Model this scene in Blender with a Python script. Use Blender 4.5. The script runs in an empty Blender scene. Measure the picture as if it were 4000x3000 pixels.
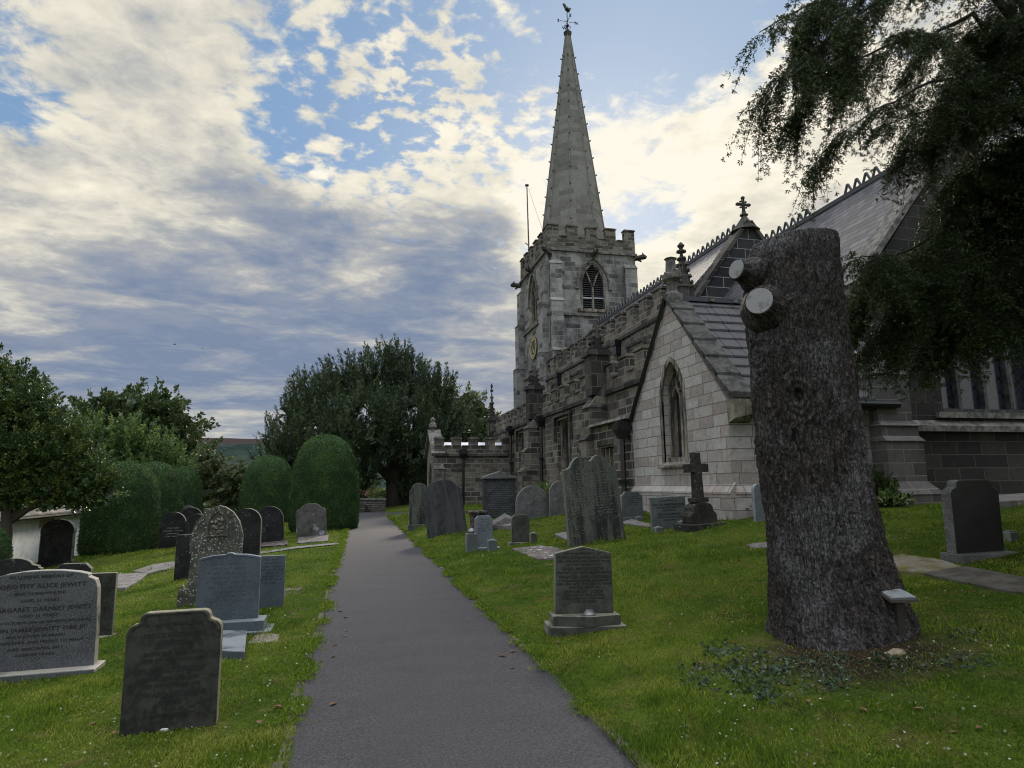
import bpy, bmesh, math, random
import numpy as np
from mathutils import Vector, Matrix
random.seed(7); RNG = np.random.default_rng(11)
SC = bpy.context.scene
COL = SC.collection
R_ = math.radians

# ------------------------------------------------------------------ camera
F = 2500/4000*2212; CX, CY = 1106.0, 829.5          # focal length and centre in units of a 2212 x 1659 picture
YAW, TILT, ROLL = R_(13.5), math.atan(390/2500), 0.012
EYE = np.array([0, 0, 1.65])
_f = np.array([math.sin(YAW)*math.cos(TILT), math.cos(YAW)*math.cos(TILT), math.sin(TILT)])
_r = np.array([math.cos(YAW), -math.sin(YAW), 0]); _u = np.cross(_r, _f)
_r2 = _r*math.cos(ROLL) - _u*math.sin(ROLL); _u2 = _u*math.cos(ROLL) + _r*math.sin(ROLL)
cd = bpy.data.cameras.new('camera'); cam = bpy.data.objects.new('camera', cd); COL.objects.link(cam)
cd.sensor_width = 36; cd.lens = 2500/4000*36; cd.clip_end = 20000; cd.clip_start = .05
M = Matrix.Identity(4)
for i in range(3):
    M[i][0] = _r2[i]; M[i][1] = _u2[i]; M[i][2] = -_f[i]; M[i][3] = EYE[i]
cam.matrix_world = M
SC.camera = cam
SC.render.resolution_x, SC.render.resolution_y = 1024, 768
SC.view_settings.view_transform = 'Standard'; SC.view_settings.look = 'None'
SC.cycles.filter_width = 1.1
SC.view_settings.exposure = 0.0; SC.view_settings.gamma = 1.0

def ray(px, py): return _f + _r2*(px-CX)/F - _u2*(py-CY)/F
def onY(px, py, Y): r = ray(px, py); return EYE + r*(Y/r[1])
def onX(px, py, X): r = ray(px, py); return EYE + r*(X/r[0])
def atD(px, py, d): return EYE + ray(px, py)*d
def azel(px, py):
    r = ray(px, py); r = r/np.linalg.norm(r); return math.atan2(r[0], r[1]), math.asin(r[2])

# ------------------------------------------------------------------ node helper
def nd(t, typ, ins=None, **kw):
    n = t.nodes.new(typ)
    for k, v in kw.items(): setattr(n, k, v)
    for k, v in (ins or {}).items():
        s = n.inputs[k]
        if isinstance(v, bpy.types.NodeSocket): t.links.new(v, s)
        else: s.default_value = v
    return n
def mth(t, op, a, b=0.0, c=0.0, clamp=False):
    return nd(t, 'ShaderNodeMath', {0: a, 1: b, 2: c}, operation=op, use_clamp=clamp).outputs[0]
def mixc(t, f, a, b, bt='MIX'):
    if not isinstance(a, bpy.types.NodeSocket) and len(a) == 3: a = (*a, 1)
    if not isinstance(b, bpy.types.NodeSocket) and len(b) == 3: b = (*b, 1)
    return nd(t, 'ShaderNodeMixRGB', {0: f, 1: a, 2: b}, blend_type=bt).outputs[0]
def ramp(t, f, stops, interp='LINEAR'):
    n = nd(t, 'ShaderNodeValToRGB', {0: f}); e = n.color_ramp.elements; n.color_ramp.interpolation = interp
    while len(e) < len(stops): e.new(.5)
    for x, (p, c) in zip(e, stops):
        x.position = p; x.color = (*c, 1) if len(c) == 3 else c
    return n.outputs[0]
def sstep(t, v, lo, hi):
    return nd(t, 'ShaderNodeMapRange', {0: v, 1: lo, 2: hi, 3: 0.0, 4: 1.0}, interpolation_type='SMOOTHSTEP').outputs[0]
def noise(t, vec, scale, detail=4.0, rough=.55, dist=0.0, dims='3D'):
    return nd(t, 'ShaderNodeTexNoise', {'Vector': vec, 'Scale': scale, 'Detail': detail, 'Roughness': rough, 'Distortion': dist}, noise_dimensions=dims).outputs[0]
def vscale(t, vec, s):
    return nd(t, 'ShaderNodeVectorMath', {0: vec, 1: s}, operation='MULTIPLY').outputs[0]

# ------------------------------------------------------------------ sky and sun
SUN_AZ, SUN_EL = R_(21), R_(26)
w = bpy.data.worlds.new('World'); SC.world = w; w.use_nodes = True
t = w.node_tree; t.nodes.clear()
tc = nd(t, 'ShaderNodeTexCoord').outputs['Generated']
sx = nd(t, 'ShaderNodeSeparateXYZ', {0: tc}); X, Y, Z = sx.outputs
sky = nd(t, 'ShaderNodeTexSky', sky_type='NISHITA', sun_disc=False, sun_elevation=SUN_EL, sun_rotation=SUN_AZ, air_density=1.3, dust_density=.6, ozone_density=2.0).outputs[0]
az = mth(t, 'ARCTAN2', X, Y); el = mth(t, 'ARCSINE', Z)
def blob(px, py, sa, se, amp):                      # an elliptical bump in azimuth and elevation
    a0, e0 = azel(px, py)
    da = mth(t, 'DIVIDE', mth(t, 'SUBTRACT', az, a0), R_(sa)); de = mth(t, 'DIVIDE', mth(t, 'SUBTRACT', el, e0), R_(se))
    q = mth(t, 'ADD', mth(t, 'MULTIPLY', da, da), mth(t, 'MULTIPLY', de, de))
    return mth(t, 'MULTIPLY', mth(t, 'EXPONENT', mth(t, 'MULTIPLY', q, -1.0)), amp)
def total(l):
    s = l[0]
    for x in l[1:]: s = mth(t, 'ADD', s, x)
    return s
zc = mth(t, 'ADD', mth(t, 'MAXIMUM', Z, 0.0), .09)
P = nd(t, 'ShaderNodeCombineXYZ', {0: mth(t, 'DIVIDE', X, zc), 1: mth(t, 'DIVIDE', Y, zc), 2: 0.0}).outputs[0]
Pr = nd(t, 'ShaderNodeMapping', {0: P, 2: (0, 0, R_(-35)), 3: (1.0, .38, 1)}).outputs[0]
n_f = noise(t, P, 12.0, 6, .62, .35)                  # small lumps
n_g = noise(t, P, 17.0, 4, .55, .2)
n_m = noise(t, Pr, 2.3, 6, .58, .5)                   # drawn-out patches
n_l = noise(t, P, .9, 3, .5, .3)
cover = total([mth(t, 'MULTIPLY', n_f, .80), mth(t, 'MULTIPLY', mth(t, 'SUBTRACT', n_g, .5), .25), mth(t, 'MULTIPLY', n_m, .55), -.09, mth(t, 'MULTIPLY', n_l, .2),
    blob(330, 170, 11, 8, .30), blob(230, 420, 20, 5.5, .34), blob(40, 235, 6.5, 3.4, -.30), blob(600, 270, 3.6, 4.6, -.24),
    blob(790, 300, 3.0, 2.6, -.17), blob(20, 20, 4, 3, -.14), blob(190, 60, 8, 5, .12), blob(1400, 90, 10, 5.5, -.36), blob(1400, 485, 4.6, 2.3, -.42), blob(950, 110, 8, 6, .03),
    blob(1620, 330, 17, 6.0, .42), mth(t, 'MULTIPLY', blob(900, 190, 12, 8, 1.5), mth(t, 'SUBTRACT', n_g, .5)), blob(1000, 420, 9, 3, .18), blob(1500, 590, 8, 3, .3)])
low = sstep(t, el, R_(26), R_(18))
cover = mth(t, 'ADD', cover, mth(t, 'MULTIPLY', low, .30))
mask = sstep(t, cover, .62, .88)
# how bright the cloud is
n_s = noise(t, nd(t, 'ShaderNodeMapping', {0: P, 2: (0, 0, R_(12)), 3: (.55, 1.0, 1)}).outputs[0], 1.25, 6, .56, .6)
n_b = noise(t, P, 4.0, 5, .55, .3)
n_w = noise(t, nd(t, 'ShaderNodeMapping', {0: P, 1: (3, 1, 0), 2: (0, 0, R_(8)), 3: (.75, 1.0, 1)}).outputs[0], 2.1, 6, .60, .5)
west = total([blob(760, 540, 15, 5.0, .50), blob(480, 640, 18, 5.0, .28), blob(1000, 480, 6, 4.5, .24), blob(450, 800, 30, 7, .42), blob(60, 700, 14, 5, .20), blob(120, 360, 12, 3, .08), blob(160, 470, 13, 4.5, -.16), blob(900, 760, 16, 6, .26)])
west = mth(t, 'MULTIPLY', west, mth(t, 'ADD', .42, mth(t, 'MULTIPLY', sstep(t, n_w, .64, .36), .85)))
west = mth(t, 'MINIMUM', west, .64)
away = mth(t, 'MULTIPLY', sstep(t, Y, .35, -.3), .12)
glow = total([blob(1250, 430, 11, 6, .42), blob(1500, 350, 14, 8, .18), blob(960, 420, 8, 2.5, .10), blob(1180, 460, 2.6, 3.2, .5)])
calm = mth(t, 'ADD', .62, mth(t, 'MULTIPLY', sstep(t, el, R_(9), R_(22)), .38))      # flatter contrast towards the horizon
lum = total([mth(t, 'MULTIPLY', mth(t, 'MULTIPLY', mth(t, 'SUBTRACT', n_s, .5), 1.15), calm), mth(t, 'MULTIPLY', mth(t, 'MULTIPLY', mth(t, 'SUBTRACT', n_b, .5), .75), calm), .74, glow, mth(t, 'MULTIPLY', mth(t, 'MULTIPLY', mth(t, 'SUBTRACT', n_f, .5), .55), calm), mth(t, 'MULTIPLY', sstep(t, el, R_(16), R_(6)), -.10)])
lum = mth(t, 'SUBTRACT', mth(t, 'SUBTRACT', lum, west), away)
cloud = ramp(t, lum, [(0.0, (.205, .265, .385)), (.25, (.285, .33, .42)), (.48, (.43, .445, .46)), (.72, (.76, .725, .62)), (.95, (.98, .92, .76)), (1.0, (1.0, .95, .82))])
blue = mixc(t, .62, vscale(t, sky, (.075, .075, .075)), mixc(t, sstep(t, az, R_(-10), R_(30)), (.25, .43, .71), (.43, .585, .80)))
skyc = mixc(t, mask, blue, cloud)
# unseen sky above the frame, brightened as added light from overhead
high = mth(t, 'MULTIPLY', sstep(t, el, R_(41), R_(62)), 1.0)
skyc = mixc(t, high, skyc, mixc(t, sstep(t, n_b, .35, .65), (1.1, 1.25, 1.5), (2.5, 2.4, 2.25)))
# unseen sky behind the camera, boosted as added fill for east-facing surfaces
bg = nd(t, 'ShaderNodeBackground', {0: skyc, 1: mth(t, 'ADD', 1.0, mth(t, 'MULTIPLY', sstep(t, Y, .25, -.35), .65))})
nd(t, 'ShaderNodeOutputWorld', {0: bg.outputs[0]})
sl = bpy.data.lights.new('sun', 'SUN'); sun = bpy.data.objects.new('sun', sl); COL.objects.link(sun)
sl.energy = 3.2; sl.angle = R_(11); sl.color = (1, .90, .74)
sd = Vector((math.sin(SUN_AZ)*math.cos(SUN_EL), math.cos(SUN_AZ)*math.cos(SUN_EL), math.sin(SUN_EL)))
sun.rotation_euler = sd.to_track_quat('Z', 'Y').to_euler()

# ------------------------------------------------------------------ object helpers
def tag(o, label=None, cat=None, group=None, kind=None):
    if label: o['label'] = label
    if cat: o['category'] = cat
    if group: o['group'] = group
    if kind: o['kind'] = kind
    return o
INV = {}
def thing(name, label, cat, loc, rot=(0, 0, 0), group=None):
    o = bpy.data.objects.new(name, None); COL.objects.link(o); o.empty_display_size = .2
    o.location = loc; o.rotation_euler = rot; tag(o, label, cat, group)
    from mathutils import Euler
    INV[o.name] = Matrix.LocRotScale(Vector(loc), Euler(rot), None).inverted()
    return o
class MB:
    """collects shapes and links them as ONE mesh object"""
    def __init__(s): s.v = []; s.f = []
    def add(s, vs, fs):
        o = len(s.v); s.v += [tuple(map(float, v)) for v in vs]; s.f += [tuple(i+o for i in f) for f in fs]; return s
    def hexa(s, p): return s.add(p, [(0, 3, 2, 1), (4, 5, 6, 7), (0, 1, 5, 4), (1, 2, 6, 5), (2, 3, 7, 6), (3, 0, 4, 7)])
    def box(s, x0, x1, y0, y1, z0, z1):
        return s.hexa([(x0, y0, z0), (x1, y0, z0), (x1, y1, z0), (x0, y1, z0), (x0, y0, z1), (x1, y0, z1), (x1, y1, z1), (x0, y1, z1)])
    def boxf(s, f, u0, u1, v0, v1, d0, d1):
        return s.hexa([f(u, v, d) for d in (d0, d1) for (u, v) in ((u0, v0), (u1, v0), (u1, v1), (u0, v1))])
    def prism(s, f, poly, d0, d1):
        n = len(poly)
        return s.add([f(u, v, d0) for u, v in poly]+[f(u, v, d1) for u, v in poly],
            [tuple(range(n)), tuple(range(2*n-1, n-1, -1))]+[(i, i+n, (i+1) % n+n, (i+1) % n) for i in range(n)])
    def tube(s, pts, rad, n=8, cap=True, tw=0.0):
        pts = [Vector(p) for p in pts]; o = len(s.v)
        if not hasattr(rad, '__len__'): rad = [rad]*len(pts)
        a = None
        for i, p in enumerate(pts):
            d = (pts[min(i+1, len(pts)-1)]-pts[max(i-1, 0)]).normalized()
            if a is None: a = d.orthogonal().normalized()
            a = (a - d*a.dot(d)).normalized(); b = d.cross(a)
            for k in range(n):
                q = 2*math.pi*k/n+tw; s.v.append(tuple(p+(a*math.cos(q)+b*math.sin(q))*rad[i]))
        for i in range(len(pts)-1):
            for k in range(n):
                s.f.append((o+i*n+k, o+i*n+(k+1) % n, o+(i+1)*n+(k+1) % n, o+(i+1)*n+k))
        if cap:
            s.f.append(tuple(o+k for k in range(n))[::-1]); s.f.append(tuple(o+(len(pts)-1)*n+k for k in range(n)))
        return s
    def lathe(s, c, prof, n=12, rot=0.0, sq=(1, 1)):
        o = len(s.v)
        for z, r in prof:
            for k in range(n):
                q = 2*math.pi*k/n+rot; s.v.append((c[0]+math.cos(q)*r*sq[0], c[1]+math.sin(q)*r*sq[1], c[2]+z))
        m = len(prof)
        for i in range(m-1):
            for k in range(n):
                s.f.append((o+i*n+k, o+i*n+(k+1) % n, o+(i+1)*n+(k+1) % n, o+(i+1)*n+k))
        s.f.append(tuple(o+k for k in range(n))[::-1]); s.f.append(tuple(o+(m-1)*n+k for k in range(n)))
        return s
    def build(s, name, mat, parent=None, world=False, smooth=False, bevel=0, fix=True):
        me = bpy.data.meshes.new(name); me.from_pydata(s.v, [], s.f)
        if fix or bevel:
            bm = bmesh.new(); bm.from_mesh(me); bmesh.ops.recalc_face_normals(bm, faces=bm.faces)
            if bevel:
                es = [e for e in bm.edges if len(e.link_faces) == 2 and e.calc_face_angle(0) > .6]
                try: bmesh.ops.bevel(bm, geom=es, offset=bevel, segments=1, affect='EDGES', clamp_overlap=True)
                except Exception: pass
            bm.to_mesh(me); bm.free()
        return link(name, me, mat, parent, world, smooth)
def link(name, me, mat, parent=None, world=False, smooth=False):
    o = bpy.data.objects.new(name, me); COL.objects.link(o)
    for m in (mat if isinstance(mat, (list, tuple)) else [mat]): me.materials.append(m)
    if smooth: me.polygons.foreach_set('use_smooth', np.ones(len(me.polygons), dtype=bool))
    if parent:
        o.parent = parent
        if world and parent.type == 'EMPTY' and parent.name in INV: o.matrix_parent_inverse = INV[parent.name]
    return o
def npmesh(name, V, Fc, attr=None, smooth=False):
    """V (n,3), Fc (m,k) -> mesh; attr is one float for every vertex"""
    V = np.asarray(V, np.float32); Fc = np.asarray(Fc, np.int32); m, k = Fc.shape
    me = bpy.data.meshes.new(name); me.vertices.add(len(V)); me.vertices.foreach_set('co', V.ravel())
    me.loops.add(m*k); me.loops.foreach_set('vertex_index', Fc.ravel())
    me.polygons.add(m); me.polygons.foreach_set('loop_start', np.arange(0, m*k, k, dtype=np.int32))
    me.update(calc_edges=True)
    if attr is not None:
        a = me.attributes.new('v', 'FLOAT', 'POINT'); a.data.foreach_set('value', np.asarray(attr, np.float32))
    if smooth: me.polygons.foreach_set('use_smooth', np.ones(m, dtype=bool))
    return me
def fX(x0): return lambda u, v, d: (x0+d, u, v)      # wall facing -X, u along Y
def fY(y0): return lambda u, v, d: (u, y0+d, v)      # wall facing -Y, u along X

# ------------------------------------------------------------------ materials
def newmat(name):
    m = bpy.data.materials.new(name); m.use_nodes = True; t = m.node_tree; t.nodes.clear(); return m, t
def finish(m, t, col, rough=.85, bump=None, bstr=.5, bdist=.02, spec=.3, trans=0.0):
    ins = {'Base Color': col if isinstance(col, bpy.types.NodeSocket) else (*col, 1), 'Roughness': rough, 'Specular IOR Level': spec}
    if bump is not None: ins['Normal'] = nd(t, 'ShaderNodeBump', {'Strength': bstr, 'Distance': bdist, 'Height': bump}).outputs[0]
    b = nd(t, 'ShaderNodeBsdfPrincipled', ins).outputs[0]
    if trans:
        tr = nd(t, 'ShaderNodeBsdfTranslucent', {0: ins['Base Color']}).outputs[0]
        b = nd(t, 'ShaderNodeMixShader', {0: trans, 1: b, 2: tr}).outputs[0]
    nd(t, 'ShaderNodeOutputMaterial', {0: b}); return m
def pos(t): return nd(t, 'ShaderNodeNewGeometry').outputs['Position']
def obc(t): return nd(t, 'ShaderNodeTexCoord').outputs['Object']
def wallvec(t):
    g = nd(t, 'ShaderNodeNewGeometry'); p = nd(t, 'ShaderNodeSeparateXYZ', {0: g.outputs['Position']}); n = nd(t, 'ShaderNodeSeparateXYZ', {0: g.outputs['True Normal']})
    k = mth(t, 'GREATER_THAN', mth(t, 'ABSOLUTE', n.outputs[0]), mth(t, 'ABSOLUTE', n.outputs[1]))
    u = nd(t, 'ShaderNodeMix', {0: k, 2: p.outputs[0], 3: p.outputs[1]}).outputs[0]
    return nd(t, 'ShaderNodeCombineXYZ', {0: u, 1: p.outputs[2], 2: k}).outputs[0], g.outputs['Position']
def ashlar(name, stops, mortar, bw, bh, soot=.5, sootc=(.018, .016, .016), ms=.02, seed=0.0, mort_patch=.0, bstr=.6):
    """coursed squared stone; stops = colours met from stone to stone"""
    m, t = newmat(name); v, p = wallvec(t)
    wob = nd(t, 'ShaderNodeVectorMath', {0: v, 1: vscale(t, nd(t, 'ShaderNodeTexNoise', {'Vector': v, 'Scale': 1.7}).outputs[1], (.05, .03, 0))}, operation='ADD').outputs[0]
    b = nd(t, 'ShaderNodeTexBrick', {'Vector': wob, 'Color1': (0, 0, 0, 1), 'Color2': (1, 1, 1, 1), 'Mortar': (.5, .5, .5, 1), 'Scale': 1.0, 'Mortar Size': ms, 'Mortar Smooth': .25, 'Bias': 0.0, 'Brick Width': bw, 'Row Height': bh}, offset=.43, offset_frequency=2, squash=1.35, squash_frequency=3)
    rnd = nd(t, 'ShaderNodeSeparateColor', {0: b.outputs[0]}).outputs[0]
    nf = noise(t, p, 9.0, 5, .7); nm_ = noise(t, p, 3.1, 5, .7)
    c = ramp(t, mth(t, 'ADD', rnd, mth(t, 'MULTIPLY', mth(t, 'SUBTRACT', nm_, .5), .9)), stops)
    nl = noise(t, nd(t, 'ShaderNodeMapping', {0: p, 1: (seed, seed, 0), 3: (1, 1, .45)}).outputs[0], .75, 5, .65, .4)
    c = mixc(t, .75, c, mixc(t, nf, (.3, .3, .3), (1.6, 1.6, 1.6)), 'MULTIPLY')
    c = mixc(t, mth(t, 'MULTIPLY', sstep(t, nl, .44, .68), soot), c, (*sootc, 1))
    mc = mixc(t, sstep(t, noise(t, p, .8, 3), .42, .62), mortar, tuple(x*(1-mort_patch) for x in mortar))
    c = mixc(t, b.outputs[1], c, mc)
    h = mth(t, 'SUBTRACT', mth(t, 'ADD', mth(t, 'MULTIPLY', nf, .5), mth(t, 'MULTIPLY', rnd, .25)), mth(t, 'MULTIPLY', b.outputs[1], .8))
    return finish(m, t, c, .9, h, bstr, .03)
def stone(name, c1, c2, scale=30.0, speck=None, lich=None, lichamt=.5, rough=.85, streak=None, bstr=.3, spec=.3, lsc=14.0, edge=None):
    m, t = newmat(name); o = obc(t)
    n1 = noise(t, o, scale, 4, .7); n2 = noise(t, o, 3.0, 4, .6)
    c = mixc(t, sstep(t, mth(t, 'ADD', mth(t, 'MULTIPLY', n1, .5), mth(t, 'MULTIPLY', n2, .5)), .38, .62), c1, c2)
    if speck: c = mixc(t, sstep(t, noise(t, o, scale*3.2, 2, .5), .54, .62), c, (*speck, 1))
    if streak:
        s = noise(t, nd(t, 'ShaderNodeMapping', {0: o, 3: (7, 7, .7)}).outputs[0], 1.0, 4, .65)
        c = mixc(t, sstep(t, s, .44, .62), c, (*streak, 1))
    if lich:
        vo = nd(t, 'ShaderNodeTexVoronoi', {'Vector': nd(t, 'ShaderNodeVectorMath', {0: o, 1: vscale(t, nd(t, 'ShaderNodeTexNoise', {'Vector': o, 'Scale': 30.0}).outputs[1], (.04, .04, .04))}, operation='ADD').outputs[0], 'Scale': lsc}).outputs[0]
        l = mth(t, 'MULTIPLY', sstep(t, vo, .34, .22), sstep(t, noise(t, o, 4.0, 3), .62-.3*lichamt, .72-.3*lichamt))
        c = mixc(t, l, c, (*lich, 1))
    if edge:                                          # paler sides and tops: worn, lichened skin plus a painted sky-lit rim
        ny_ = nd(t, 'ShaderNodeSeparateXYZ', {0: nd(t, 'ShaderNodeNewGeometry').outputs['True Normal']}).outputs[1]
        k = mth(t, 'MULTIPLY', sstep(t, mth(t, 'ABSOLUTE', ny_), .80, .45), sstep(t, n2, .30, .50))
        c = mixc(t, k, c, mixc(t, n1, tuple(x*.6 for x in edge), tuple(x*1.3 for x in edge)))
    return finish(m, t, c, rough, n1, bstr, .01, spec)
def leafmat(name, c1, c2, c3, rough=.55, trans=.25, spec=.3):
    m, t = newmat(name)
    a = nd(t, 'ShaderNodeAttribute', attribute_name='v').outputs['Fac']
    return finish(m, t, ramp(t, a, [(0, c1), (.55, c2), (1, c3)]), rough, trans=trans, spec=spec)
def plain(name, c, rough=.6, metallic=0.0, bump=None):
    m, t = newmat(name); n = noise(t, obc(t), 18.0, 4, .65)
    col = mixc(t, n, tuple(x*.75 for x in c), tuple(min(1, x*1.25) for x in c))
    b = nd(t, 'ShaderNodeBsdfPrincipled', {'Base Color': col, 'Roughness': rough, 'Metallic': metallic})
    nd(t, 'ShaderNodeOutputMaterial', {0: b.outputs[0]}); return m
# ------------------------------------------------------------------ the ground
PL, PR = -.38, 1.65                                   # edges of the straight tarmac path
def ss(x): x = np.clip(x, 0, 1); return x*x*(3-2*x)
def H0(x, y):
    x = np.asarray(x, float); y = np.asarray(y, float)
    sr = np.maximum(0, x-PR); s_l = np.maximum(0, PL-x)
    z = 2.2*(1-np.exp(-sr/19)) - 3.0*(1-np.exp(-(.05*s_l+.0075*s_l**2)/3))
    far = ss((np.hypot(x, y)-70)/120)
    return z*(1-far) - 3*far
CP = []                                               # spots where the height is known (x, y, z)
for px, py, z in [(1257, 1362, .07), (1760, 1375, .25), (2104, 1207, .6), (1447, 1143, .6), (1512, 1142, .66), (1286, 1172, .45), (1042, 1190, .12), (1132, 1178, .2),
                  (962, 1155, .2), (903, 1140, .15), (1078, 1115, .58), (1151, 1120, .58), (1366, 1120, .7), (366, 1580, -.05), (72, 1468, -.1), (503, 1372, -.07), (465, 1310, -.15),
                  (583, 1322, -.05), (398, 1245, -.3), (527, 1235, -.1), (583, 1175, -.1), (672, 1160, -.03), (370, 1185, -.4), (262, 1195, -.5), (700, 1145, -.02)]:
    r = ray(px, py); p = EYE + r*((z-EYE[2])/r[2]); CP.append((p[0], p[1], z))
CP += [(7.8, 12.5, .9), (7.8, 17.4, 1.0), (12, 12, 1.1), (12, 6, 1.0), (6.1, 34.8, .6), (8, 25, .85), (-10, 24, -.72), (-10.3, 30, -.88), (-8.8, 22, -.6), (3, 3, .12), (5, 2, .33), (-3, 3, -.1)]
CPa = np.array(CP); _k = lambda d2: np.exp(-d2/(2*1.9**2))
_D2 = ((CPa[:, None, :2]-CPa[None, :, :2])**2).sum(-1)
_w = np.linalg.solve(_k(_D2)+.15*np.eye(len(CPa)), CPa[:, 2]-H0(CPa[:, 0], CPa[:, 1]))
def H(x, y):
    x = np.asarray(x, float); y = np.asarray(y, float); sh = np.broadcast(x, y).shape
    xf = np.broadcast_to(x, sh).ravel(); yf = np.broadcast_to(y, sh).ravel(); z = H0(xf, yf)
    s = np.maximum(xf-PR, PL-xf)
    for i in range(0, len(xf), 20000):
        sl_ = slice(i, i+20000)
        d2 = (xf[sl_, None]-CPa[:, 0])**2+(yf[sl_, None]-CPa[:, 1])**2
        z[sl_] += (_k(d2) @ _w)*ss(s[sl_]/.8)
    return z.reshape(sh)
def Hs(x, y): return float(H(x, y))
def hit(px, py, tmax=70):                             # where a line of sight meets the ground
    r = ray(px, py); ts = np.arange(2.0, tmax, .05); P_ = EYE+r[None]*ts[:, None]
    b = np.nonzero(P_[:, 2] < H(P_[:, 0], P_[:, 1]))[0]
    return P_[b[0]] if len(b) else P_[-1]
def GH(x, y):                                         # the height of the turf itself
    return H(x, y)+.025+.035*fbm(np.asarray(x)*.9, np.asarray(y)*.9, 4, 9)
def vnoise(x, y, seed=0):                             # cheap smooth value noise for heights
    def h(i, j): 
        q = np.sin(i*127.1+j*311.7+seed*74.7)*43758.5453; return q-np.floor(q)
    i = np.floor(x); j = np.floor(y); u = ss(x-i); v = ss(y-j)
    return (h(i, j)*(1-u)+h(i+1, j)*u)*(1-v)+(h(i, j+1)*(1-u)+h(i+1, j+1)*u)*v-.5
def fbm(x, y, o=4, seed=0):
    s = 0; a = 1.0
    for k in range(o): s = s+a*vnoise(x*2**k, y*2**k, seed+k); a *= .5
    return s
def path_end(x, y):                                   # the path widens and swings right near the porch
    return (y > 35.6+.0*x) & (y < 40.3+.22*np.maximum(0, x-1)) & (x > -.38) & (x < 9)
gx = np.concatenate([[-6000, -2500, -1000, -400, -180, -110, -75, -55], np.arange(-42, -12, 1.0), np.arange(-12, -.75, .22), np.arange(-.75, -.1, .035), np.arange(0, 1.4, .28), np.arange(1.4, 2.05, .035), np.arange(2.1, 14, .22), np.arange(14, 40, 1.5), [55, 75, 110, 180, 400, 1000, 2500, 6000]])
gy = np.concatenate([[-6000, -2000, -500, -150, -60, -30, -15, -8, -4, -2], np.arange(-1, 14, .14), np.arange(14, 42, .3), np.arange(42, 70, 2), [80, 100, 130, 180, 260, 400, 700, 1200, 2500, 6000]])
GX, GY = np.meshgrid(gx, gy); GZ = H(GX, GY)
s = np.maximum(GX-PR, PL-GX)+.05*fbm(GX*0+GY*1.7, GX*0+np.sign(GX-.6)*7, 4, 3)
near = (np.abs(GX) < 14) & (GY < 45) & (GY > -3)
kerb = ss(s/.10)*.055-.03
GZ = np.where((GY < 41) & (GY > -10), GZ+kerb, GZ)
GZ = np.where(path_end(GX, GY), np.minimum(GZ, 0)-.04, GZ)
GZ = GZ+np.where(near & (s > .15), .035*fbm(GX*.9, GY*.9, 4, 9), 0)
ny_, nx_ = GX.shape
idx = np.arange(ny_*nx_).reshape(ny_, nx_)
Fq = np.stack([idx[:-1, :-1], idx[:-1, 1:], idx[1:, 1:], idx[1:, :-1]], -1).reshape(-1, 4)
m, t = newmat('lawn'); p = pos(t)
n1 = noise(t, p, .55, 5, .6); n2 = noise(t, p, 3.2, 5, .65); n3 = noise(t, p, 40.0, 3, .7)
c = mixc(t, sstep(t, n1, .36, .66), (.040, .070, .010), (.085, .112, .016))
c = mixc(t, mth(t, 'MULTIPLY', sstep(t, n2, .50, .66), .75), c, (.11, .085, .035)); c = mixc(t, mth(t, 'MULTIPLY', sstep(t, noise(t, p, 6.5, 4, .65), .54, .68), .6), c, (.02, .034, .008))
c = mixc(t, .85, c, mixc(t, mth(t, 'MULTIPLY', n3, noise(t, p, 14.0, 4, .7)), (.15, .18, .12), (3.0, 3.0, 2.8)), 'MULTIPLY')
# bare brown earth round the foot of the great cut trunk
BARE = (4.0, 4.75)
dv = nd(t, 'ShaderNodeVectorMath', {0: p, 1: (BARE[0], BARE[1], .3)}, operation='DISTANCE').outputs['Value']
bare = sstep(t, mth(t, 'ADD', dv, mth(t, 'MULTIPLY', n2, 1.0)), 1.45, .9)
c = mixc(t, bare, c, mixc(t, n3, (.012, .009, .006), (.06, .045, .028)))
LAWN = finish(m, t, c, 1.0, mth(t, 'ADD', n3, n2), .8, .03, .05)
ground = link('ground', npmesh('ground', np.stack([GX, GY, GZ], -1).reshape(-1, 3), Fq, smooth=True), LAWN)
tag(ground, kind='structure')

m, t = newmat('tarmac'); p = pos(t)
n1 = mth(t, 'ADD', mth(t, 'MULTIPLY', noise(t, p, 60.0, 3, .75), .6), mth(t, 'MULTIPLY', noise(t, p, 150.0, 1, .5), .4)); n2 = noise(t, p, .8, 5, .6); n4 = noise(t, nd(t, 'ShaderNodeMapping', {0: p, 3: (.4, 2.2, 1)}).outputs[0], 1.0, 4, .6)
c = mixc(t, sstep(t, n1, .36, .66), (.0135, .0126, .0145), (.070, .0655, .074)); c = mixc(t, .5, c, mixc(t, n2, (.7, .7, .72), (1.3, 1.3, 1.3)), 'MULTIPLY')
c = mixc(t, .7, c, mixc(t, n4, (.6, .6, .6), (1.35, 1.35, 1.35)), 'MULTIPLY')
c = mixc(t, mth(t, 'MULTIPLY', sstep(t, noise(t, p, 1.9, 5, .65, .6), .56, .66), .35), c, (.022, .020, .022))
vo = nd(t, 'ShaderNodeTexVoronoi', {'Vector': p, 'Scale': 26.0}).outputs[0]
c = mixc(t, sstep(t, vo, .09, .05), c, (.20, .195, .19))
TARMAC = finish(m, t, c, .8, n1, .7, .008, .35)
ys = np.arange(-6, 41.6, .4); MBp = MB()
rows = [[(-.62, y, 0), (.1, y, .012), (.65, y, .02), (1.2, y, .012), (1.9, y, 0)] for y in ys]
V = [q for r in rows for q in r]
MBp.add(V, [(i*5+k, i*5+k+1, i*5+k+6, i*5+k+5) for i in range(len(ys)-1) for k in range(4)])
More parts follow.
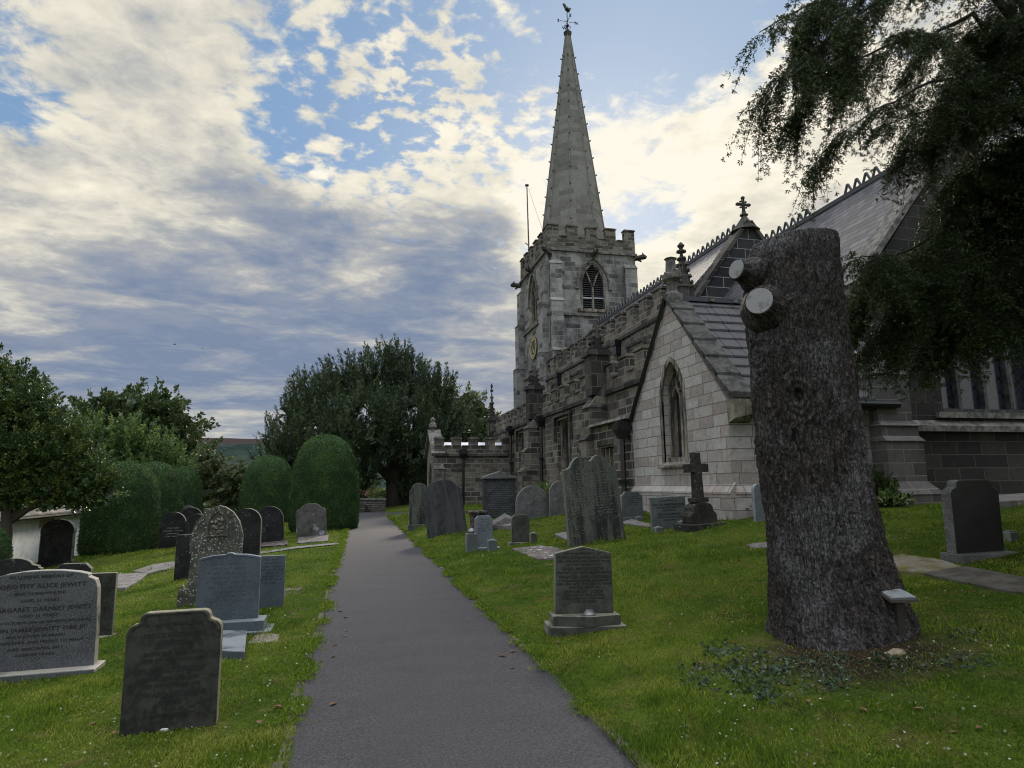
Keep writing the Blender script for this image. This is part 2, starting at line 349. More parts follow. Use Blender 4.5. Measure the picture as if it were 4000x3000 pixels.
MBp.add([(1.9, 35.3, 0), (9.2, 36.6, .12), (9.2, 42.2, .12), (1.9, 41.2, 0)], [(0, 1, 2, 3)])
tag(MBp.build('path', TARMAC, fix=False, smooth=True), kind='structure')

# thin kerb of half buried edging stones beside the tarmac
KERB = stone('edging stone', (.05, .043, .032), (.12, .105, .08), 12.0)
for sx_, side in ((PL-.045, -1), (PR+.035, 1)):
    k = MB(); y = 2.0
    while y < 30:
        L = random.uniform(.35, .9)
        if random.random() < .40:
            x = sx_+random.uniform(-.02, .02); h = random.uniform(.012, .035)
            k.box(x-.035, x+.035, y, y+L-.02, -.1, h)
        y += L
    tag(k.build('kerb', KERB, bevel=.008), kind='structure')

# narrow paved side path crossing the left lawn
def drape(poly, dz): return [(p[0], p[1], Hs(p[0], p[1])+dz) for p in poly]
sp = MB(); CL_ = [(-.5, 19.2), (-1.6, 19.0), (-2.8, 18.6), (-4.0, 18.0), (-5.2, 17.4), (-6.6, 16.6), (-8.5, 15.6)]
V = []
for (x, y) in CL_: V += drape([(x+.05, y-.26), (x-.05, y+.26)], .055)
sp.add(V, [(2*i, 2*i+1, 2*i+3, 2*i+2) for i in range(len(CL_)-1)])
SLABM = stone('weathered flag stone', (.10, .09, .087), (.19, .175, .17), 9.0, lich=(.33, .32, .27), lichamt=.3)
tag(sp.build('path', stone('side path concrete', (.09, .09, .085), (.16, .16, .155), 14.0), fix=False), kind='structure')

# far moor
nx2 = 60; hx = np.linspace(-2600, 1800, nx2); hy = np.linspace(900, 2600, 24)
HX, HY = np.meshgrid(hx, hy); rr = ss((HY-900)/750)
HZ = rr*(112+18*fbm(HX/700, HY/900, 3, 5)-.006*(HX+280))-6+6*fbm(HX/120, HY/120, 3, 2)*rr
idx = np.arange(24*nx2).reshape(24, nx2)
m, t = newmat('haze tinted moorland'); p = pos(t); z_ = nd(t, 'ShaderNodeSeparateXYZ', {0: p}).outputs[2]
n1 = noise(t, p, .012, 5, .6); n2 = noise(t, p, .05, 4, .6)
c = mixc(t, sstep(t, n1, .4, .6), (.020, .036, .036), (.042, .056, .045)); c = mixc(t, sstep(t, n2, .5, .66), c, (.018, .03, .022))  # bluish greens: distance haze painted into the moor's colour
c = mixc(t, sstep(t, mth(t, 'ADD', z_, mth(t, 'MULTIPLY', n1, 20.0)), 98, 108), c, (.05, .038, .04))
tag(link('hills', npmesh('hills', np.stack([HX, HY, HZ], -1).reshape(-1, 3), np.stack([idx[:-1, :-1], idx[:-1, 1:], idx[1:, 1:], idx[1:, :-1]], -1).reshape(-1, 4), smooth=True), finish(m, t, c, 1.0, spec=0.0)), kind='structure')
# ------------------------------------------------------------------ the church
SOOT = ashlar('sooty gritstone', [(0, (.045, .041, .038)), (.3, (.08, .071, .064)), (.6, (.155, .137, .116)), (.85, (.21, .185, .148)), (1, (.11, .097, .087))], (.25, .23, .195), .52, .255, .55, ms=.022, seed=1, mort_patch=.6)
TOWM = ashlar('grey tower stone', [(0, (.085, .083, .08)), (.30, (.22, .218, .212)), (.7, (.32, .315, .30)), (1, (.235, .23, .22))], (.33, .32, .285), .78, .33, .75, ms=.014, seed=5, mort_patch=.5)
SPIRM = ashlar('pale spire stone', [(0, (.133, .128, .114)), (.5, (.188, .180, .163)), (1, (.227, .218, .199))], (.20, .19, .17), .95, .40, .35, (.09, .085, .075), ms=.012, seed=3, bstr=.4)
PALE = ashlar('pale vestry stone', [(0, (.305, .262, .241)), (.45, (.381, .353, .332)), (.8, (.440, .419, .399)), (1, (.348, .296, .263))], (.15, .13, .11), .62, .262, .30, (.14, .12, .11), ms=.011, seed=9, bstr=.35)
CHAN = ashlar('shade toned chancel stone', [(0, (.015, .014, .013)), (.5, (.028, .026, .024)), (1, (.047, .044, .038))], (.08, .075, .065), .75, .32, .6, ms=.012, seed=13)  # stone's own dark tone, lowered further to carry the yew's shade
CHWALL = ashlar('grey chancel stone', [(0, (.073, .069, .066)), (.5, (.106, .102, .096)), (1, (.129, .125, .116))], (.18, .17, .155), .66, .29, .45, ms=.012, seed=17)  # grey stone with some of the yew's shade mixed into the colour
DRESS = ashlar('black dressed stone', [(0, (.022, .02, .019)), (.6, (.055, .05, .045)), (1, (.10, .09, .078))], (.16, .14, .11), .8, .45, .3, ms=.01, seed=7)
TRIM = stone('grey stone trim', (.07, .068, .064), (.20, .19, .17), 6.0)
BUFF = stone('buff window stone', (.12, .105, .085), (.30, .265, .21), 7.0, streak=(.05, .045, .04))
def slate(name, bw, bh, c1, c2, gap=.012):
    m, t = newmat(name); v, p = wallvec(t)
    b = nd(t, 'ShaderNodeTexBrick', {'Vector': v, 'Color1': (0, 0, 0, 1), 'Color2': (1, 1, 1, 1), 'Mortar': (.5, .5, .5, 1), 'Scale': 1.0, 'Mortar Size': gap, 'Mortar Smooth': .2, 'Brick Width': bw, 'Row Height': bh}, offset=.47, squash=1.2, squash_frequency=3)
    r_ = nd(t, 'ShaderNodeSeparateColor', {0: b.outputs[0]}).outputs[0]; n = noise(t, p, 5.0, 5, .65)
    c = mixc(t, r_, c1, c2); c = mixc(t, .6, c, mixc(t, n, (.5, .5, .5), (1.5, 1.5, 1.5)), 'MULTIPLY'); c = mixc(t, b.outputs[1], c, (.014, .013, .014))
    zf = mth(t, 'FRACT', mth(t, 'DIVIDE', nd(t, 'ShaderNodeSeparateXYZ', {0: v}).outputs[1], bh))
    h = mth(t, 'SUBTRACT', mth(t, 'MULTIPLY', zf, -.9), b.outputs[1])
    return finish(m, t, c, .7, mth(t, 'ADD', h, mth(t, 'MULTIPLY', n, .25)), .9, .03, .35)
SLATE = slate('blue slates', .34, .20, (.044, .043, .049), (.112, .108, .118))
STSLATE = slate('stone slates', .55, 10.0, (.055, .054, .057), (.11, .106, .108))
m, t = newmat('leaded glass'); v, p = wallvec(t)
q = nd(t, 'ShaderNodeMapping', {0: v, 2: (0, 0, R_(45)), 3: (1, 1, 1)}).outputs[0]
b = nd(t, 'ShaderNodeTexBrick', {'Vector': q, 'Color1': (.008, .010, .014, 1), 'Color2': (.03, .036, .05, 1), 'Mortar': (.035, .038, .045, 1), 'Scale': 1.0, 'Mortar Size': .011, 'Brick Width': .13, 'Row Height': .13}, offset=0.0)
GLASS = finish(m, t, b.outputs[0], .15, spec=.5)
IRON = plain('black painted iron', (.008, .008, .009), .35)
LEAD = plain('pale sheet lead', (.42, .45, .50), .5)
WHITE = plain('white lead flashing', (.55, .57, .62), .5)
DARKW = plain('dark louvre slate', (.055, .058, .066), .7)
GOLD = plain('gilded metal', (.50, .385, .165), .4)
DIAL = plain('blue black clock dial', (.012, .016, .026), .5)
CR = thing('church', 'blackened stone parish church with tall crocketed spire, clock tower and slate roofs', 'church', (9.0, 25.0, .8))
def cp(mb, name, mat, par=None, **k): return mb.build(name, mat, par or CR, world=(par is None), **k)
def arch(u0, u1, vs, va, n=9):                        # pointed arch outline from (u0, vs) over (.., va) to (u1, vs)
    wd = u1-u0; h = va-vs; R = (h*h+wd*wd/4)/wd; out = []
    a1 = math.asin(min(1, h/R)) if h <= R else math.pi/2
    L = [(u0+R-R*math.cos(a1*i/n), vs+R*math.sin(a1*i/n)) for i in range(n+1)]
    return L+[(u1-(x-u0), y) for x, y in L[::-1][1:]]
def opening(u0, u1, v0, vs, va): return [(u0, v0)]+arch(u0, u1, vs, va)+[(u1, v0)]
def wall(f, outer, holes, th, name, mat, par=None):
    """a wall with real openings: front, back and every reveal"""
    bm = bmesh.new()
    for d in (0, th):
        es = []
        for lp in [outer]+holes:
            vs = [bm.verts.new(f(u, v, d)) for u, v in lp]
            es += [bm.edges.new((vs[i], vs[(i+1) % len(vs)])) for i in range(len(vs))]
        bmesh.ops.triangle_fill(bm, use_beauty=True, use_dissolve=False, edges=es)
    for lp in [outer]+holes:
        n = len(lp)
        for i in range(n):
            a, b = lp[i], lp[(i+1) % n]
            bm.faces.new([bm.verts.new(f(*a, 0)), bm.verts.new(f(*b, 0)), bm.verts.new(f(*b, th)), bm.verts.new(f(*a, th))])
    bmesh.ops.remove_doubles(bm, verts=bm.verts, dist=1e-4)
    bmesh.ops.recalc_face_normals(bm, faces=bm.faces)
    me = bpy.data.meshes.new(name); bm.to_mesh(me); bm.free()
    return link(name, me, mat, par or CR, world=par is None)
def band(mb, f, pts, tk, d0, d1, closed=False):       # moulding that follows a line; tk thick, from depth d0 to d1
    n = len(pts); off = []
    for i, p in enumerate(pts):
        a = pts[i-1] if (i or closed) else p; b = pts[(i+1) % n] if (i < n-1 or closed) else p
        dx, dy = b[0]-a[0], b[1]-a[1]; l = math.hypot(dx, dy) or 1
        off.append((p[0]-dy/l*tk, p[1]+dx/l*tk))
    for i in range(n if closed else n-1):
        j = (i+1) % n
        mb.hexa([f(*q, d) for d in (d0, d1) for q in (pts[i], pts[j], off[j], off[i])])
def battlement(f, u0, u1, z0, zc, zt, n, th=.35, frac=.56, cap=.09):
    mb = MB(); mb.boxf(f, u0, u1, z0, zc, 0, th); pw = (u1-u0)/(n-1+frac); mw = pw*frac
    for i in range(n):
        a = u0+i*pw; mb.boxf(f, a+.012, a+mw-.012, zc, zt-cap, .01, th-.01)
        mb.boxf(f, a-.04, a+mw+.04, zt-cap, zt-cap*.25, -.06, th+.06); mb.boxf(f, a+.03, a+mw-.03, zt-cap*.25, zt+.03, 0, th)
        if i < n-1: mb.boxf(f, a+mw+.05, a+pw-.05, zc, zc+.05, -.06, th+.06)
    return mb
def string(f, u0, u1, z, h=.13, out=.11): return MB().prism(lambda u, v, d: f(d, v, u), [(.02, z-h), (-out, z-h), (-out, z), (-out*.5, z+.06), (.02, z+.06)], u0, u1)
def window(f, u0, u1, v0, vs, va, lights, d=.30, mat=BUFF, name='window', flat=False, glass=GLASS, heads=True):
    """frame as a part; glass pane and hood mould as its sub-parts"""
    mb = MB(); pts = [(u0, v0)]+(arch(u0, u1, vs, va) if not flat else [(u0, va), (u1, va)])+[(u1, v0)]
    ins = [(p[0], p[1]) for p in pts]
    band(mb, f, ins, -.09, d-.16, d+.05); band(mb, f, [(u0, v0), (u1, v0)], .12, d-.25, d+.05)
    lw = (u1-u0)/lights
    for i in range(1, lights):
        mb.boxf(f, u0+lw*i-.05, u0+lw*i+.05, v0, vs if not flat else va-.1, d-.10, d+.05)
    if heads:
        top = vs if not flat else va-.42
        for i in range(lights):
            a = arch(u0+lw*i+.06, u0+lw*(i+1)-.06, top-lw*.25, top+lw*.62, 6); band(mb, f, a, .06, d-.08, d+.05)
        if not flat and lights > 1:
            cu, cv, r = (u0+u1)/2, vs+(va-vs)*.50, (u1-u0)*.19
            for rr, tt in ((r, .05),):
                c_ = [(cu+rr*math.cos(q), cv+rr*math.sin(q)) for q in np.linspace(0, 2*math.pi, 17)[:-1]]; band(mb, f, c_, -tt, d-.08, d+.05, True)
            for q in (.5, 2.6, 4.7): mb.boxf(f, cu+r*.5*math.cos(q)-.03, cu+r*.5*math.cos(q)+.03, cv+r*.5*math.sin(q)-.07, cv+r*.5*math.sin(q)+.07, d-.06, d+.05)
    o = cp(mb, name, mat)
    g = MB(); g.boxf(f, u0-.03, u1+.03, v0-.03, va+.03, d+.06, d+.09); g.build('glass', glass, o)
    return o
def hood(f, u0, u1, vs, va, par, mat=TRIM, out=.14, drop=.25):
    mb = MB(); a = arch(u0-.16, u1+.16, vs, va+.24, 9); a = [(a[0][0], vs-drop)]+a+[(a[-1][0], vs-drop)]
    band(mb, f, a, .13, -out, .03); mb.boxf(f, a[0][0]-.24, a[0][0], vs-drop-.09, vs-drop, -out, .03); mb.boxf(f, a[-1][0], a[-1][0]+.24, vs-drop-.09, vs-drop, -out, .03)
    mb.build('hood_mould', mat, par)
def pipe(x, y, z0, z1, r=.075, hop=True, sq=True):
    mb = MB(); mb.tube([(x, y, z0), (x, y, z1)], r, 4 if sq else 10, tw=math.pi/4)
    z = z0+.9
    while z < z1-.4: mb.box(x-r*1.25, x+r*1.25, y-r*1.25, y+r*1.25, z, z+.12); z += 1.5
    o = cp(mb, 'downpipe', IRON)
    if hop:
        h = MB(); h.hexa([(x-.11, y-.11, z1-.02), (x+.11, y-.11, z1-.02), (x+.11, y+.11, z1-.02), (x-.11, y+.11, z1-.02), (x-.19, y-.19, z1+.22), (x+.19, y-.19, z1+.22), (x+.19, y+.19, z1+.22), (x-.19, y+.19, z1+.22)])
        h.box(x-.22, x+.22, y-.22, y+.22, z1+.22, z1+.42).box(x-.17, x+.17, y-.17, y+.17, z1+.42, z1+.5); h.build('hopper', IRON, o)
    return o
def buttress(x0, x1, y0, y1, stages, mat=SOOT, face='X'):
    """stages = [(z_top, projection scale)] ; face X projects towards -X, face Y towards -Y"""
    mb = MB(); zb = -.6
    for i, (zt, k) in enumerate(stages):
        nk = stages[i+1][1] if i+1 < len(stages) else 0.03
        if face == 'X':
            a = x1-(x1-x0)*k; b = x1-(x1-x0)*nk; h = (b-a)*1.3
            mb.box(a, x1, y0, y1, zb, zt); mb.hexa([(a-.05, y0-.03, zt), (x1, y0-.03, zt), (x1, y1+.03, zt), (a-.05, y1+.03, zt), (b, y0-.03, zt+h), (x1, y0-.03, zt+h), (x1, y1+.03, zt+h), (b, y1+.03, zt+h)])
        else:
            a = y1-(y1-y0)*k; b = y1-(y1-y0)*nk; h = (b-a)*1.3
            mb.box(x0, x1, a, y1, zb, zt); mb.hexa([(x0-.03, a-.05, zt), (x1+.03, a-.05, zt), (x1+.03, y1, zt), (x0-.03, y1, zt), (x0-.03, b, zt+h), (x1+.03, b, zt+h), (x1+.03, y1, zt+h), (x0-.03, y1, zt+h)])
        zb = zt+h
    return cp(mb, 'buttress', mat)
def pinnacle(x, y, z, w_, h, pier=0.0, crock=6, broken=False, mat=DRESS):
    mb = MB(); r = w_/2
    if pier:
        mb.box(x-r, x+r, y-r, y+r, z-.2, z+pier); mb.box(x-r-.10, x+r+.10, y-r-.10, y+r+.10, z+pier, z+pier+.12); mb.box(x-r-.05, x+r+.05, y-r-.05, y+r+.05, z+pier+.12, z+pier+.2); z += pier+.2; r *= .62
    else:
        mb.box(x-r, x+r, y-r, y+r, z-.2, z+h*.28); mb.box(x-r*1.2, x+r*1.2, y-r*1.2, y+r*1.2, z+h*.28, z+h*.32)
        z += h*.32; h *= .68; r *= .95
    top = .45 if broken else .12
    mb.lathe((x, y, z), [(0, r*1.25), (h*.9, r*top*1.2), (h*.92, r*.2)], 4, math.pi/4)
    for k in range(crock):
        zz = z+h*(.08+.8*k/crock); rr = r*(1.0-(1-top)*(zz-z)/(h*.9))
        for (dx, dy) in ((1, 1), (1, -1), (-1, 1), (-1, -1)):
            cx_, cy_ = x+dx*rr*1.0, y+dy*rr*1.0; e = .055+.10*r; mb.lathe((cx_, cy_, zz-e), [(0, e*.4), (e*.7, e*1.05), (e*1.5, e*.8), (e*2, e*.25)], 5)
    if not broken:
        zz = z+h*.86; mb.lathe((x, y, zz), [(0, r*.25), (h*.03, r*.75), (h*.07, r*.7), (h*.09, r*.25), (h*.14, r*.3), (h*.2, r*.55), (h*.26, r*.28), (h*.3, r*.05)], 8)
    return cp(mb, 'pinnacle', mat)
def gargoyle(x, y, z, d, L=.75):
    dx, dy = d; p = [(x, y, z), (x+dx*L*.4, y+dy*L*.4, z+.05), (x+dx*L*.75, y+dy*L*.75, z+.1), (x+dx*L, y+dy*L, z+.05)]
    mb = MB().tube(p, [.2, .17, .2, .1], 7); ny = (-dy, dx)
    for s_ in (-1, 1): mb.tube([(x+dx*L*.7+ny[0]*.1*s_, y+dy*L*.7+ny[1]*.1*s_, z+.2), (x+dx*L*.6+ny[0]*.2*s_, y+dy*L*.6+ny[1]*.2*s_, z+.34)], [.07, .02], 5)
    mb.tube([(x+dx*L*.2, y+dy*L*.2, z-.05), (x+dx*L*.55, y+dy*L*.55, z-.26)], [.12, .05], 5)
    return cp(mb, 'gargoyle', DRESS)

# --- tower
TX0, TX1, TY0, TY1 = 12.1, 18.4, 39.5, 47.1; TXC, TYC = 15.25, 43.3
fe, fs = fY(TY0), fX(TX0)
eh = opening(14.35, 16.15, 13.25, 15.0, 16.55); sh_ = opening(42.4, 44.2, 13.05, 14.9, 16.5)
wall(fe, [(TX0, -1), (TX1, -1), (TX1, 17.3), (TX0, 17.3)], [eh], .9, 'tower_wall', TOWM)
wall(fs, [(TY0+.9, -1), (TY1, -1), (TY1, 17.3), (TY0+.9, 17.3)], [sh_], .9, 'tower_wall', TOWM)
cp(MB().box(TX0+.9, TX1-.002, TY1-.9, TY1-.002, -1, 17.3).box(TX1-.9, TX1-.002, TY0+.9, TY1-.9, -1, 17.3).box(TX0+.5, TX1-.5, TY0+.5, TY1-.5, 17.0, 17.9), 'tower_wall', TOWM)
for f, (u0, u1), (v0, vs, va) in ((fe, (14.35, 16.15), (13.25, 15.0, 16.55)), (fs, (42.4, 44.2), (13.05, 14.9, 16.5))):
    mb = MB(); uc = (u0+u1)/2
    band(mb, f, [(u0, v0)]+arch(u0, u1, vs, va)+[(u1, v0)], -.14, .02, .5); mb.boxf(f, uc-.07, uc+.07, v0, vs-.1, .12, .5)
    a = arch(u0, u1, vs, va); R_w = (u1-u0)/2
    for sgn in (-1, 1):
        pts = [(uc+sgn*(-.0+R_w*.62*q), vs-.15+(va-vs)*.78*math.sin(q*1.45)) for q in np.linspace(0, 1, 7)]; band(mb, f, pts, .09*sgn*-1, .12, .5)
    mb.boxf(f, u0-.25, u1+.25, v0-.22, v0, -.12, .5)
    o = cp(mb, 'belfry_window', BUFF)
    lv = MB(); z = v0+.04
    while z < va-.1:
        hw = R_w-.14
        if z > vs:
            ins = [q for q in a if q[1] >= z]
            hw = max(.05, (ins[-1][0]-ins[0][0])/2-.12) if len(ins) > 1 else .05
        lv.hexa([f(uc-hw, z, .20), f(uc+hw, z, .20), f(uc+hw, z+.035, .20), f(uc-hw, z+.035, .20), f(uc-hw, z+.15, .5), f(uc+hw, z+.15, .5), f(uc+hw, z+.185, .5), f(uc-hw, z+.185, .5)]); z += .155
    lv.build('louvre', DARKW, o)
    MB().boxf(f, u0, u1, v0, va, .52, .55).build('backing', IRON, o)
    if f is fe:
        MB().boxf(f, u0+.14, uc-.07, 14.0, 14.09, .10, .16).boxf(f, uc+.07, u1-.14, 14.03, 14.10, .10, .16).build('pale_slat', LEAD, o)
    hood(f, u0, u1, vs-.05, va, o)
for f, a, b in ((fe, TX0-.11, TX1+.11), (fs, TY0, TY1+.11)):
    for z in (17.32, 12.85, 9.42): cp(MB().prism(lambda u, v, d: f(d, v, u), [(.02, z-.13), (-.13, z-.13), (-.13, z), (-.06, z+.02), (-.05, z+.08), (.02, z+.08)], a, b), 'string_course', TRIM)
for f, a, b, n in ((fe, TX0-.03, TX1+.03, 5), (fs, TY0+.40, TY1, 6)):
    cp(battlement(f, a, b, 17.4, 18.25, 19.1, n, .38), 'battlement', SOOT)
cp(MB().box(TX1-.35, TX1, TY0+.4, TY1, 17.4, 18.25), 'battlement', SOOT); cp(MB().box(TX0+.4, TX1-.35, TY1-.35, TY1, 17.4, 18.25), 'battlement', SOOT)
TST = [(6.0, 1.0), (10.2, .8), (13.6, .58), (16.2, .36)]
buttress(TX0+.02, TX0+.85, TY0-.85, TY0, TST, TOWM, 'Y'); buttress(TX1-.9, TX1-.02, TY0-.85, TY0, TST, TOWM, 'Y')
buttress(TX0-.85, TX0, TY1-1.0, TY1, TST, TOWM, 'X'); buttress(TX0-.8, TX0, TY0+.25, TY0+1.05, TST, TOWM, 'X')
for (x, y, d) in ((TX0, TY0, (-.7, -.7)), (TX1, TY0, (.95, -.3)), (TX0, TY1, (-.95, .3)), (15.3, TY0, (0, -1)), (TX0, 43.4, (-1, 0))): gargoyle(x, y, 17.05, d, .8 if y != 43.4 else .6)
cp(MB().tube([(TX0+.06, TY0-.10, 8.0), (TX0+.06, TY0-.10, 16.6)], .08, 8).tube([(TX0+.06, TY0-.1, 16.6), (TX0+.06, TY0-.1, 16.9)], [.09, .2], 8), 'downpipe', IRON)
# clock on the south face
CY_, CZ_, CRd = 43.3, 11.25, .80
def ring(mb, c, r0, r1, x0, x1, n=40):
    for i in range(n):
        q0, q1 = 2*math.pi*i/n, 2*math.pi*(i+1)/n
        mb.hexa([(x, c[0]-r*math.sin(q), c[1]+r*math.cos(q)) for x in (x0, x1) for (r, q) in ((r0, q0), (r0, q1), (r1, q1), (r1, q0))])
    return mb
dial = MB().tube([(TX0-.09, CY_, CZ_), (TX0+.0, CY_, CZ_)], CRd, 40)
dial = cp(dial, 'clock_dial', DIAL)
ring(MB(), (CY_, CZ_), CRd*.93, CRd*1.0, TX0-.13, TX0-.085).build('dial_rim', GOLD, dial)
def text_mesh(s, size, font_squash=1.0, extrude=.004, align='CENTER'):
    cu = bpy.data.curves.new('lettering', 'FONT'); cu.body = s; cu.size = size; cu.align_x = align; cu.extrude = extrude; cu.resolution_u = 2; cu.offset = size*.028; cu.space_character = 1.06
    o = bpy.data.objects.new('lettering', cu); COL.objects.link(o)
    dg = bpy.context.evaluated_depsgraph_get(); me = bpy.data.meshes.new_from_object(o.evaluated_get(dg))
    bpy.data.objects.remove(o); bpy.data.curves.remove(cu)
    return me
for i, s_ in enumerate(('XII', 'I', 'II', 'III', 'IIII', 'V', 'VI', 'VII', 'VIII', 'IX', 'X', 'XI')):
    q = 2*math.pi*i/12; me = text_mesh(s_, .24, extrude=.012)
    # local text x -> -Y (seen from -X the left is +Y), text y -> +Z, turned so that its foot points to the centre
    Rm = Matrix(((0, 0, -1), (-1, 0, 0), (0, 1, 0))).to_4x4() @ Matrix.Rotation(-q, 4, 'Z') @ Matrix.Translation((0, CRd*.64, 0)) @ Matrix.Diagonal((1.25, 1.0, 1, 1))
    me.transform(Matrix.Translation((TX0-.105, CY_, CZ_)) @ Rm); link('numeral', me, GOLD, dial)
for ang, L, wd in ((162, .42, .05), (144, .64, .032)):
    q = R_(ang); dy, dz = -math.sin(q), math.cos(q); py_, pz_ = -dz, dy
    MB().hexa([(x, CY_+dy*l+py_*s2, CZ_+dz*l+pz_*s2) for x in (TX0-.15, TX0-.125) for (l, s2) in ((-.12, wd), (L, wd*.5), (L, -wd*.5), (-.12, -wd))]).build('hand', GOLD, dial)
cp(MB().box(TX0-.04, TX0+.01, 45.6, 45.75, 12.2, 12.75), 'slit_window', IRON)
# spire
def oct_(r, z, ph=math.pi/8): return [(TXC+r*math.cos(ph+k*math.pi/4), TYC+r*math.sin(ph+k*math.pi/4), z) for k in range(8)]
SB, ST, Z0, Z1 = 2.62, .20, 17.8, 36.5
mb = MB(); mb.v = oct_(SB, Z0)+oct_(ST, Z1); mb.f = [(k, (k+1) % 8, 8+(k+1) % 8, 8+k) for k in range(8)]+[tuple(range(8, 16))]
spire = cp(mb, 'spire', SPIRM)
cap = MB(); cap.lathe((TXC, TYC, Z1), [(-.02, .25), (.12, .3), (.28, .34), (.3, .16), (.55, .10)], 8); cap.build('spire_cap', DRESS, spire)
rib = MB()
for k in range(8):
    ph = math.pi/8+k*math.pi/4; rib.tube([(TXC+SB*math.cos(ph), TYC+SB*math.sin(ph), Z0), (TXC+ST*math.cos(ph), TYC+ST*math.sin(ph), Z1)], [.075, .045], 5)
rib.build('rib', SPIRM, spire)
cme = None
for k in range(8):
    ph = math.pi/8+k*math.pi/4
    for j in range(12):
        z = Z0+1.1+j*1.42; r = SB+(ST-SB)*(z-Z0)/(Z1-Z0); c_, s_ = math.cos(ph), math.sin(ph)
        if cme is None:
            c0 = MB().tube([(-.05, 0, -.03), (.06, 0, .0), (.13, 0, .05), (.15, 0, .11)], [.065, .05, .06, .02], 6).build('crocket', TRIM, spire)
            cme = c0.data; o = c0
        else:
            o = bpy.data.objects.new('crocket', cme); COL.objects.link(o); o.parent = spire
        o.location = (TXC+r*c_, TYC+r*s_, z); o.rotation_euler = (0, 0, ph)
# weather vane
zv = Z1+.5
vn = cp(MB().tube([(TXC, TYC, zv-.2), (TXC, TYC, zv+1.62)], .035, 6).lathe((TXC, TYC, zv+.28), [(0, .05), (.1, .14), (.2, .05)], 8), 'weather_vane', IRON)
arms = MB().tube([(TXC-.62, TYC, zv+.75), (TXC+.62, TYC, zv+.75)], .025, 5).tube([(TXC, TYC-.62, zv+.75), (TXC, TYC+.62, zv+.75)], .025, 5)
for dx, dy in ((1, 0), (-1, 0), (0, 1), (0, -1)):
    pts = [(TXC+dx*(.06+.30*math.sin(q)*(.4+q/5)), TYC+dy*(.06+.30*math.sin(q)*(.4+q/5)), zv+.12+.26*(1-math.cos(q))*(.55)) for q in np.linspace(0, 4.2, 10)]; arms.tube(pts, .02, 4)
arms.build('arm', IRON, vn)
for s_, dx, dy in (('N', .74, 0), ('S', -.74, 0), ('W', 0, .74), ('E', 0, -.74)):
    me = text_mesh(s_, .34, extrude=.02); me.transform(Matrix.Translation((TXC+dx, TYC+dy, zv+.64)) @ Matrix.Rotation(math.pi/2, 4, 'X')); link('letter', me, IRON, vn)
ck_ = MB(); zc_ = zv+1.62
ck_.tube([(TXC+.16, TYC, zc_+.0), (TXC+.12, TYC, zc_+.16), (TXC-.02, TYC, zc_+.26), (TXC-.12, TYC, zc_+.42), (TXC-.24, TYC, zc_+.62), (TXC-.34, TYC, zc_+.68)], [.05, .15, .17, .12, .10, .03], 7)
ck_.tube([(TXC+.14, TYC, zc_+.1), (TXC+.26, TYC, zc_+.34), (TXC+.3, TYC, zc_+.42)], [.10, .08, .03], 6); ck_.tube([(TXC+.3, TYC, zc_+.38), (TXC+.4, TYC, zc_+.36)], [.04, .01], 5)
ck_.tube([(TXC+.02, TYC, zc_-.1), (TXC+.02, TYC, zc_+.15)], .03, 5); ck_.build('cockerel', IRON, vn)
# flagpole and its halyard
fp = MB().tube([(12.55, 46.0, 17.8), (12.45, 46.0, 24.9)], [.07, .045], 8).lathe((12.45, 46.0, 24.9), [(0, .05), (.04, .16), (.12, .16), (.15, .03)], 10)
fp = cp(fp, 'flagpole', plain('grey painted pole', (.10, .095, .09), .5)); MB().tube([(12.6, 46.0, 24.7), (13.2, 45.6, 22.2), (14.0, 45.0, 19.2)], .014, 4).build('halyard', WHITE, fp)
cp(MB().box(12.2, 12.45, 46.2, 46.5, 18.9, 19.4).tube([(12.5, 46.0, 20.0), (12.25, 46, 20.2)], .05, 6), 'mast_fitting', LEAD)

# --- nave and clerestory
NX0, NX1, RX, RZ = 11.9, 18.5, 15.2, 11.95
fc = fX(NX0)
CW = [(25.0, 26.5), (29.1, 30.6), (33.1, 34.6), (37.0, 38.4)]
wall(fc, [(21.8, 3.0), (40.5, 3.0), (40.5, 8.35), (21.8, 8.35)], [[(a, 6.35), (a, 7.62), (b, 7.62), (b, 6.35)] for a, b in CW], .7, 'nave_wall', SOOT)
for a, b in CW:
    o = window(fc, a, b, 6.35, 7.2, 7.62, 2, .26, flat=True, name='clerestory_window', heads=True)
    h = MB(); h.boxf(fc, a-.2, b+.2, 7.72, 7.84, -.12, .02).boxf(fc, a-.2, a-.09, 7.2, 7.72, -.12, .02).boxf(fc, b+.09, b+.2, 7.2, 7.72, -.12, .02); h.build('hood_mould', DRESS, o)
cp(string(fc, 21.8, 40.5, 8.38), 'string_course', DRESS)
cp(battlement(fc, 21.9, 40.4, 8.44, 8.95, 9.62, 14, .36), 'battlement', SOOT)
for y, z in ((27.7, 7.6), (36.9, 7.6)):
    cp(MB().box(NX0-.26, NX0-.01, y-.2, y+.2, z, z+.45).box(NX0-.33, NX0-.01, y-.27, y+.27, z+.45, z+.7).box(NX0-.2, NX0-.01, y-.14, y+.14, z-.35, z).tube([(NX0-.12, y, z-.3), (NX0-.12, y, 5.8)], .09, 6), 'rainwater_head', IRON)
cp(MB().box(NX0+.7, NX1, 39.4, 39.48, 0, 8.3).box(NX1-.5, NX1, 21.8, 39.4, 0, 8.4), 'nave_wall', SOOT)
def roof(p, name, mat, th=.12):                       # four corners of one slope, thickened
    a = [Vector(q) for q in p]; n = (a[1]-a[0]).cross(a[3]-a[0]).normalized()
    if n.z < 0: n = -n
    return cp(MB().hexa([tuple(q-n*th) for q in a]+[tuple(q) for q in a]), name, mat)
